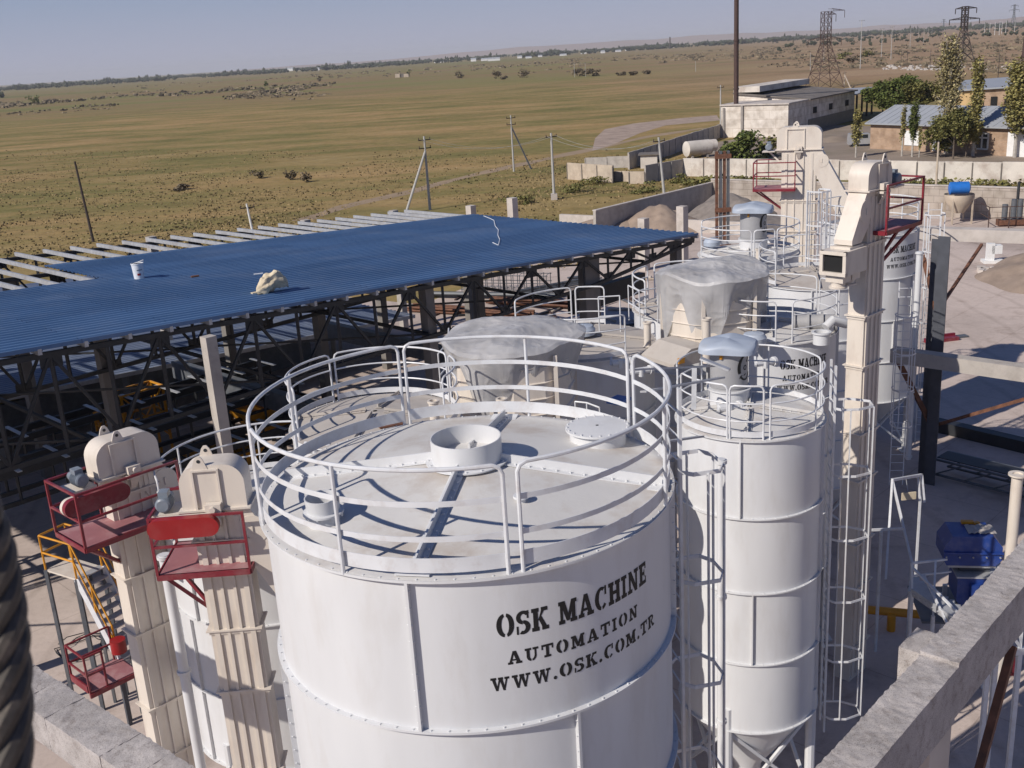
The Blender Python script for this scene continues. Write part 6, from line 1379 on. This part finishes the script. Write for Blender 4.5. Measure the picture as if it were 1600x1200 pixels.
# blue screening machine on a frame
p = D(1514, 838, 26.0); f = frame(p.x, p.y, p.z - .5, 100); t_ = thing('blue_machine', 'deep blue eight sided machine with a dusty top', 'machine', (p.x, p.y, 0)); z0 = p.z - .5
MB(f).prism([(-.68, -.5, .1), (-.6, -.5, -.05), (.52, -.5, -.05), (.66, -.5, .1), (.66, -.5, .45), (.45, -.5, .72), (-.5, -.5, .72), (-.68, -.5, .45)], (0, .85, 0)).box((0, -.52, .3), (1.36, .06, .04)).build('housing', 'deep_blue', t_, False)
m_ = MB(f); [m_.bolt((-.62 + .31 * k, -.5, .18), (0, -1, 0), .025, .03) for k in range(5)]; m_.build('bolts', 'galvanised', t_, False)
MB(f).box((0, 0, -.1), (1.1, .9, .06)).build('collar_plate', 'galvanised', t_, False)
MB(f).box((.1, -.1, -.22), (.7, .5, .2)).build('neck', 'dark_steel', t_, False); MB(f).prism([(-.35, -.62, -.32), (.8, -.62, -.32), (.8, -.62, -.95), (.55, -.62, -1.2), (-.15, -.62, -1.2), (-.35, -.62, -.95)], (0, .85, 0)).box((.2, -.68, -.66), (.5, .12, .4)).build('lower_housing', 'deep_blue', t_, False); MB(f).box((.22, -.2, -.30), (1.2, .9, .04)).build('dusty_plate', 'galvanised', t_, False)
MB(f).tube([(-.5, -.6, -1.25), (.6, -.6, -1.25)], .2, 14).build('motor', 'motor_blue', t_)
for x in (-.4, .7):
    for y in (-.5, .3): MB(f).bar((x, y, -z0), (x, y, -1.0), .1).build('leg', 'rail_paint', t_, False)
MB(f).box((0, -.1, -1.35), (2.4, 1.8, .06)).build('support_deck', 'grey_steel', t_, False)
tag(MB(f).grid(lambda u, v: (-.1 + .65 * u, -.35 + .5 * v, .735 + .09 * abs(noise.noise(Vector((u * 5, v * 5, 0)))) * math.sin(math.pi * u) ** .5), 20, 14).build('grey_rag', 'grey_deck'), 'crumpled grey rag lying on the deep blue machine', 'rag')
tag(MB(f).box((.0, .25, .77), (.28, .12, .07)).box((.2, .22, .76), (.16, .09, .05), .5).build('yellow_tool', 'yellow_paint', None, False), 'orange yellow tool lying on the deep blue machine', 'tool')
# white stair and guard rails beside it
t_ = thing('access_stair', 'white stair with guard rails left of the deep blue machine', 'stair', D(1425, 900, 25.5)); m_ = MB()
P1, P2 = D(1425, 880, 25.5), D(1486, 873, 25.8); Q1, Q2 = D(1425, 925, 25.5), D(1490, 970, 24.0)
m_.bar(P1, P2, .05); m_.bar(D(1425, 900, 25.5), D(1486, 893, 25.8), .04); m_.bar(P1, Q1, .05); m_.bar(D(1462, 876, 25.6), D(1458, 962, 25.0), .05); m_.bar(P1 + Vector((0, 0, -.1)), D(1497, 958, 24), .05); m_.bar(D(1443, 898, 25.5), D(1480, 975, 24), .05); m_.build('guard_rail', 'rail_paint', t_, False)
m_ = MB(); [m_.bar(Q1.lerp(Q2, k / 7), Q1.lerp(Q2, k / 7) + Vector((.35, .7, 0)), .2, .03) for k in range(8)]; m_.bar(Q1, Q2, .05, .18); m_.build('treads', 'galvanised', t_, False)
for q in (Q1, Q2, D(1458, 962, 25.0)): MB().bar(q, (q.x, q.y, 0), .07).build('leg', 'rail_paint', t_, False)
t_ = thing('yellow_screw_pipe', 'yellow screw conveyor pipe lying low in the shade', 'pipe', Z(1400, 985)); MB().tube([Z(1340, 975) + Vector((0, 0, .5)), Z(1476, 988) + Vector((0, 0, .5))], .125, 14).build('tube', 'yellow_paint', t_); q = Z(1392, 985) + Vector((0, 0, .5)); MB().tube([q, q - Vector((0, 0, .5))], .12, 10).build('outlet', 'yellow_paint', t_)
t_ = thing('white_platform', 'white steel platform frame under the right concrete beam', 'platform', D(1560, 1040, 21)); m_ = MB(); m2 = MB()
pa, pb = D(1545, 1022, 21), D(1640, 1012, 21.6); m_.bar(pa, pb, .1, .14); m_.bar(pa + Vector((0, 0, .6)), pb + Vector((0, 0, .6)), .05); m_.bar(pa + Vector((0, 0, 1.0)), pb + Vector((0, 0, 1.0)), .05)
for k in (0, .12, .5, .9): q = pa.lerp(pb, k); m_.bar(q, q + Vector((0, 0, 1.05)), .05); m2.bar(q, (q.x, q.y, 0), .09)
m_.bar(pa + Vector((0, 0, 1.0)), pa.lerp(pb, .5) + Vector((0, 0, .1)), .05); m_.build('guard_rail', 'rail_paint', t_, False); m2.build('leg', 'rail_paint', t_, False)
p = Z(1558, 1055); tag(MB(frame(p.x, p.y, 0, 95)).box((0, 0, .5), (.9, .1, .08)).box((0, 0, .05), (.9, .1, .08)).box((-.4, 0, .28), (.08, .1, .5)).box((0, 0, .28), (.08, .1, .5)).box((.4, 0, .28), (.08, .1, .5)).build('red_rack', 'red_paint', None, False), 'small dark red rack standing below the white platform', 'rack')

# ---- yellow stair and low red platform at the left
t_ = thing('yellow_stair', 'steel stair with bright yellow handrails left of the farther elevator', 'stair', Z(200, 1040, .2))
T0, T1 = Z(120, 905, 4.0), Z(185, 1030, 1.9); sd_ = (T1 - T0).normalized().cross(Vector((0, 0, 1))).normalized(); sd_ = sd_ if sd_.x > 0 else -sd_; W3 = .8
m_ = MB(); m_.bar(T0, T1, .06, .22); m_.bar(T0 + sd_ * W3, T1 + sd_ * W3, .06, .22); m_.build('stringer', 'rail_paint', t_, False)
m_ = MB(); [m_.bar(T0.lerp(T1, k / 9), T0.lerp(T1, k / 9) + sd_ * W3, .24, .03) for k in range(10)]; m_.build('treads', 'galvanised', t_, False)
m_ = MB()
for s in (0, W3):
    for z in (.5, 1.0): m_.tube([T0 + sd_ * s + Vector((0, 0, z)), T1 + sd_ * s + Vector((0, 0, z))], .028, 6)
    for k in (0, .5, 1): q = T0.lerp(T1, k) + sd_ * s; m_.tube([q, q + Vector((0, 0, 1.0))], .028, 6)
bk = -(T1 - T0); bk.z = 0; bk.normalize(); L0 = T0 + bk * 1.3
for s in (0, W3):
    for z in (.5, 1.0): m_.tube([T0 + sd_ * s + Vector((0, 0, z)), L0 + sd_ * s + Vector((0, 0, z))], .028, 6)
    m_.tube([L0 + sd_ * s, L0 + sd_ * s + Vector((0, 0, 1.0))], .028, 6)
for z in (.5, 1.0): m_.tube([L0 + Vector((0, 0, z)), L0 + sd_ * W3 + Vector((0, 0, z))], .028, 6)
m_.build('handrail', 'yellow_paint', t_); MB().bar(T0.lerp(L0, .5) - Vector((0, 0, .03)) - bk * .65 + sd_ * W3 / 2, T0.lerp(L0, .5) - Vector((0, 0, .03)) + bk * .65 + sd_ * W3 / 2, W3, .05).build('landing', 'cream_paint', t_, False)
m_ = MB(); [m_.bar(q, (q.x, q.y, 0), .09) for q in (L0, L0 + sd_ * W3, T0, T0 + sd_ * W3, T1, T1 + sd_ * W3)][:0] + [m_.bar(q, (q.x, q.y, 0), .07) for q in (T0 + sd_ * W3 * .5, T1 + sd_ * W3 * .5)]; m_.build('leg', 'grey_steel', t_, False)
t_ = thing('red_service_platform', 'small low dark red platform with railing at the foot of the left elevator', 'platform', Z(160, 1060, 1.6)); f = frame(*Z(165, 1055, 1.9), 44)
MB(f).box((0, 0, 0), (1.3, 1.0, .05)).build('floor', 'red_floor', t_, False); m_ = MB(f)
for z in (.5, 1.0): m_.bar((-.65, -.5, z), (-.65, .5, z), .045).bar((-.65, .5, z), (.5, .5, z), .04).bar((-.65, -.5, z), (-.2, -.5, z), .045)
for a, b in ((-.65, -.5), (-.65, .5), (.5, .5), (-.2, -.5)): m_.bar((a, b, 0), (a, b, 1.0), .045)
m_.box((-.67, 0, .1), (.04, .9, .2)).box((0, -.52, -.06), (1.35, .06, .12)); m_.build('guard_rail', 'red_paint', t_, False); MB(f).bar((.5, .3, -1.9), (.5, .3, 0), .1).build('leg', 'dark_steel', t_, False); MB(f).tube([(.55, .2, .35), (.55, .2, .7)], .2, 14).build('red_drum', 'bright_red', t_)
p = Z(130, 1015); m_ = MB(); rr = random.Random(2); pts = [p + Vector((math.cos(k * .5) * (.7 + .2 * math.sin(k * 1.3)), math.sin(k * .5) * (.6 + .25 * math.sin(k * .9)), .03 + .004 * k)) for k in range(32)]; tag(m_.tube(pts, .015, 5).build('loose_cable', 'charcoal_steel'), 'loose dark cable coiled on the concrete left of the stair', 'cable')

# ============================================================ foreground frame and wire rope
def rough_beam(name, p, q, wd, ht, mt, parent, seed, amp=.012):
    p, q = Vector(p), Vector(q); d = (q - p); L_ = d.length; d.normalize(); s_ = d.cross(Vector((0, 0, 1))).normalized(); u_ = s_.cross(d); n = int(L_ / .025); prof = []
    k = 14
    for i in range(k): prof.append((-wd / 2 + wd * i / k, ht / 2))
    for i in range(k): prof.append((wd / 2, ht / 2 - ht * i / k))
    for i in range(4): prof.append((wd / 2 - wd * i / 4, -ht / 2))
    for i in range(k): prof.append((-wd / 2, -ht / 2 + ht * i / k))
    vs = []; m = len(prof)
    for i in range(n + 1):
        x = L_ * i / n
        for a, b in prof:
            w_ = p + d * x; nn = .6 * noise.noise(Vector((x * 2 + seed, a * 4, b * 4))) + .9 * noise.noise(Vector((x * 16 + seed, a * 19, b * 19))); top = b > ht / 2 - .001
            edge = .8 if abs(abs(a) - wd / 2) < .001 and top else .3
            da = amp * nn * (1 if abs(abs(a) - wd / 2) < .001 else 0) * edge * 1.2; db = amp * nn * (1 if top else .2) + (amp * .7 * noise.noise(Vector((x * 40, a * 40, seed))) if top else 0)
            if top and abs(abs(a) - wd / 2) < .001: db -= amp * .8 * abs(noise.noise(Vector((x * 9, seed, 1))))
            vs.append(w_ + s_ * (a + (da if a > 0 else -da)) + u_ * (b + db))
    fs = [(i * m + j, (i + 1) * m + j, (i + 1) * m + (j + 1) % m, i * m + (j + 1) % m) for i in range(n) for j in range(m)] + [tuple(range(m)), tuple(reversed([n * m + j for j in range(m)]))]
    return MB().add(vs, fs).build(name, mt, parent)
def cast_mat(name, base):
    m = bpy.data.materials.new(name); m.use_nodes = True; t = m.node_tree; b = t.nodes["Principled BSDF"]; L = t.links.new; b.inputs['Roughness'].default_value = .9; b.inputs['Specular IOR Level'].default_value = .2
    tc = t.nodes.new("ShaderNodeTexCoord")
    def nzn(sc, det, r=.6):
        n = t.nodes.new("ShaderNodeTexNoise"); n.inputs['Scale'].default_value = sc; n.inputs['Detail'].default_value = det; n.inputs['Roughness'].default_value = r; L(tc.outputs['Object'], n.inputs[0]); return n.outputs[0]
    def ramp(s, st):
        r = t.nodes.new("ShaderNodeValToRGB"); e = r.color_ramp.elements
        while len(e) < len(st): e.new(.5)
        for k, (p_, c) in enumerate(st): e[k].position = p_; e[k].color = tuple(c) + (1,)
        L(s, r.inputs[0]); return r.outputs[0]
    def mul(a, c, f):
        x = t.nodes.new("ShaderNodeMix"); x.data_type = 'RGBA'; x.blend_type = 'MULTIPLY'; x.inputs[0].default_value = f; L(a, x.inputs[6]); L(c, x.inputs[7]); return x.outputs[2]
    c = ramp(nzn(1.6, 8, .65), [(.3, tuple(x * .75 for x in base)), (.55, base), (.7, tuple(x * 1.12 for x in base))])
    c = mul(c, ramp(nzn(75, 3, .7), [(.36, (.42, .4, .39)), (.47, (1, 1, 1))]), .8)
    c = mul(c, ramp(nzn(5, 9, .75), [(.36, (.5, .46, .43)), (.5, (1, 1, 1))]), .55); L(c, b.inputs['Base Color'])
    bp = t.nodes.new("ShaderNodeBump"); bp.inputs['Strength'].default_value = .7; bp.inputs['Distance'].default_value = .012; L(nzn(60, 5, .7), bp.inputs['Height']); L(bp.outputs[0], b.inputs['Normal']); MATS[name] = m
cast_mat('cast_concrete', (.47, .435, .42))
ZT = 8.9
t_ = thing('concrete_ring_beam', 'rough grey concrete ring beam crossing both lower corners, on a pale column', 'beam', (.13, 2.89, 0))
# left arm: near edge picture points projected on the top plane
l0, l1 = Z(48, 1065, ZT), Z(165, 1200 - 62, ZT); dl = (l0 - l1).normalized(); nl = Vector((-dl.y, dl.x, 0)); nl = nl if nl.y < 0 else -nl
far0 = Z(48, 1035, ZT); far1 = Z(290, 1190, ZT); dl = (far0 - far1).normalized(); nl = Vector((-dl.y, dl.x, 0)); nl = nl if (nl.x * (Z(60, 1110, ZT) - far1).x + nl.y * (Z(60, 1110, ZT) - far1).y) > 0 else -nl
wl = abs((Z(48, 1094, ZT) - far0).dot(nl)); wl = max(.55, wl)
ctr = far1 + nl * wl / 2; s0 = ctr - dl * 5.0; n = 12; blk = .66; pos = s0.copy(); i = 0
while (pos - s0).length < 17:
    e = pos + dl * (blk - .006); z = ZT - .24 + rnd.uniform(-.006, .006); o_ = nl * rnd.uniform(-.006, .006)
    rough_beam('beam_block', Vector((pos.x, pos.y, z)) + o_, Vector((e.x, e.y, z)) + o_, wl, .48, 'cast_concrete', t_, i * 3.1, .013); pos += dl * blk; i += 1
# right arm
n0, n1 = Z(1300, 1172, ZT), Z(1600, 845, ZT); f0, f1 = Z(1385, 1200, ZT), Z(1600, 912, ZT); dr = (n1 - n0).normalized(); nr = Vector((dr.y, -dr.x, 0)); wr = abs((Z(1500, 1040, ZT) - n0).dot(nr))
c0 = n0 + nr * wr / 2 - dr * 5.0
knee = (Z(1445, 1025, ZT) - c0).dot(dr)
a0 = Vector((c0.x, c0.y, ZT - .4)); rough_beam('beam_arm', a0, a0 + dr * knee, wr, .8, 'cast_concrete', t_, 5, .012)
a1 = a0 + dr * (knee + .004) + Vector((0, 0, .05)); rough_beam('beam_arm', a1, a1 + dr * 16, wr * .98, .8, 'cast_concrete', t_, 15, .012)
st = Z(1425, 1000, ZT); sp = a0 + dr * ((st - c0).dot(dr) + .25); rough_beam('beam_stub', sp - nr * (wr / 2 + .36) + Vector((0, 0, -.1)), sp - nr * (wr / 2 + .005) + Vector((0, 0, -.1)), .6, .75, 'cast_concrete', t_, 25, .012)
cc = a0 + dr * ((Z(1455, 1050, ZT) - c0).dot(dr)) ; MB(frame(cc.x, cc.y, 0, math.degrees(math.atan2(dr.x, dr.y)))).box((0, 0, (ZT - .85) / 2), (.7, wr * .8, ZT - .85)).build('column', 'pale_concrete', t_, False)
cb = cc + nr * .2; MB().bar(Vector((cb.x, cb.y, ZT - 4.2)) + dr * .3, Vector((cb.x, cb.y, ZT - .85)) + dr * 2.6, .11, .11).build('brace', 'rust', t_, False)
MB().bar(Vector((cb.x, cb.y, ZT - 4.0)) - dr * .3, Vector((cb.x, cb.y, ZT - .85)) - dr * 2.6, .12, .12).build('brace', 'rust', t_, False)
# twisted wire rope hanging close to the camera
t_ = thing('wire_rope', 'thick dark twisted wire rope hanging blurred at the left edge', 'rope', D(20, 1010, .9)); A1, A2 = D(-62, 780, .9), D(20, 1330, .86); ax = (A2 - A1).normalized(); u_ = ax.orthogonal().normalized(); v_ = ax.cross(u_); L_ = (A2 - A1).length; core = D(18, 1050, .9)
R0 = .0175
c1, c2 = D(-44, 815, .9), D(-8, 1290, .87); mid = D(-6, 1010, .9)
def bez(t): return c1 * (1 - t) ** 2 + (mid * 2 - (c1 + c2) / 2) * 2 * t * (1 - t) + c2 * t * t
for k in range(6):
    pts = []
    for i in range(91):
        t = -.15 + 1.3 * i / 90; a = 2 * math.pi * k / 6 + t * 2 * math.pi * 1.5; pts.append(bez(t) + (u_ * math.cos(a) + v_ * math.sin(a)) * R0)
    MB().tube(pts, .0105, 10).build('strand', 'wire_rope', t_)
# ---- repeated small pieces each become a part of their own
for o in [o for o in list(bpy.data.objects) if o.type == 'MESH' and o.parent]:
    k = o.name.split('.')[0]
    nm = {'legs': 'leg', 'rungs': 'rung', 'treads': 'tread', 'insulators': 'insulator', 'joint_posts': 'joint_post', 'cross_bearers': 'cross_bearer', 'lower_posts': 'lower_post', 'saddle': 'saddle', 'bolts': 'bolt', 'leg': 'leg', 'collar': 'collar', 'bearers': 'bearer', 'pilaster': 'pilaster', 'pipe_flange': 'pipe_flange', 'tie_plate': 'tie_plate', 'bars': 'bar', 'door_frame': 'door_frame'}.get(k)
    if nm: split_islands(o, nm)
# ---- the air between here and the horizon
hm = bpy.data.materials.new('haze'); hm.use_nodes = True; t = hm.node_tree; t.nodes.clear()
ou = t.nodes.new("ShaderNodeOutputMaterial"); pv = t.nodes.new("ShaderNodeVolumePrincipled"); pv.inputs['Density'].default_value = 0.00008; pv.inputs['Color'].default_value = (0.95, 0.96, 1.0, 1); pv.inputs['Anisotropy'].default_value = 0.0
t.links.new(pv.outputs[0], ou.inputs['Volume']); hm.volume_intersection_method if False else None
MATS['haze'] = hm
setting(MB().box((0, 6000, 58), (26000, 26000, 124)).build('haze', 'haze', None, False), 'stuff')
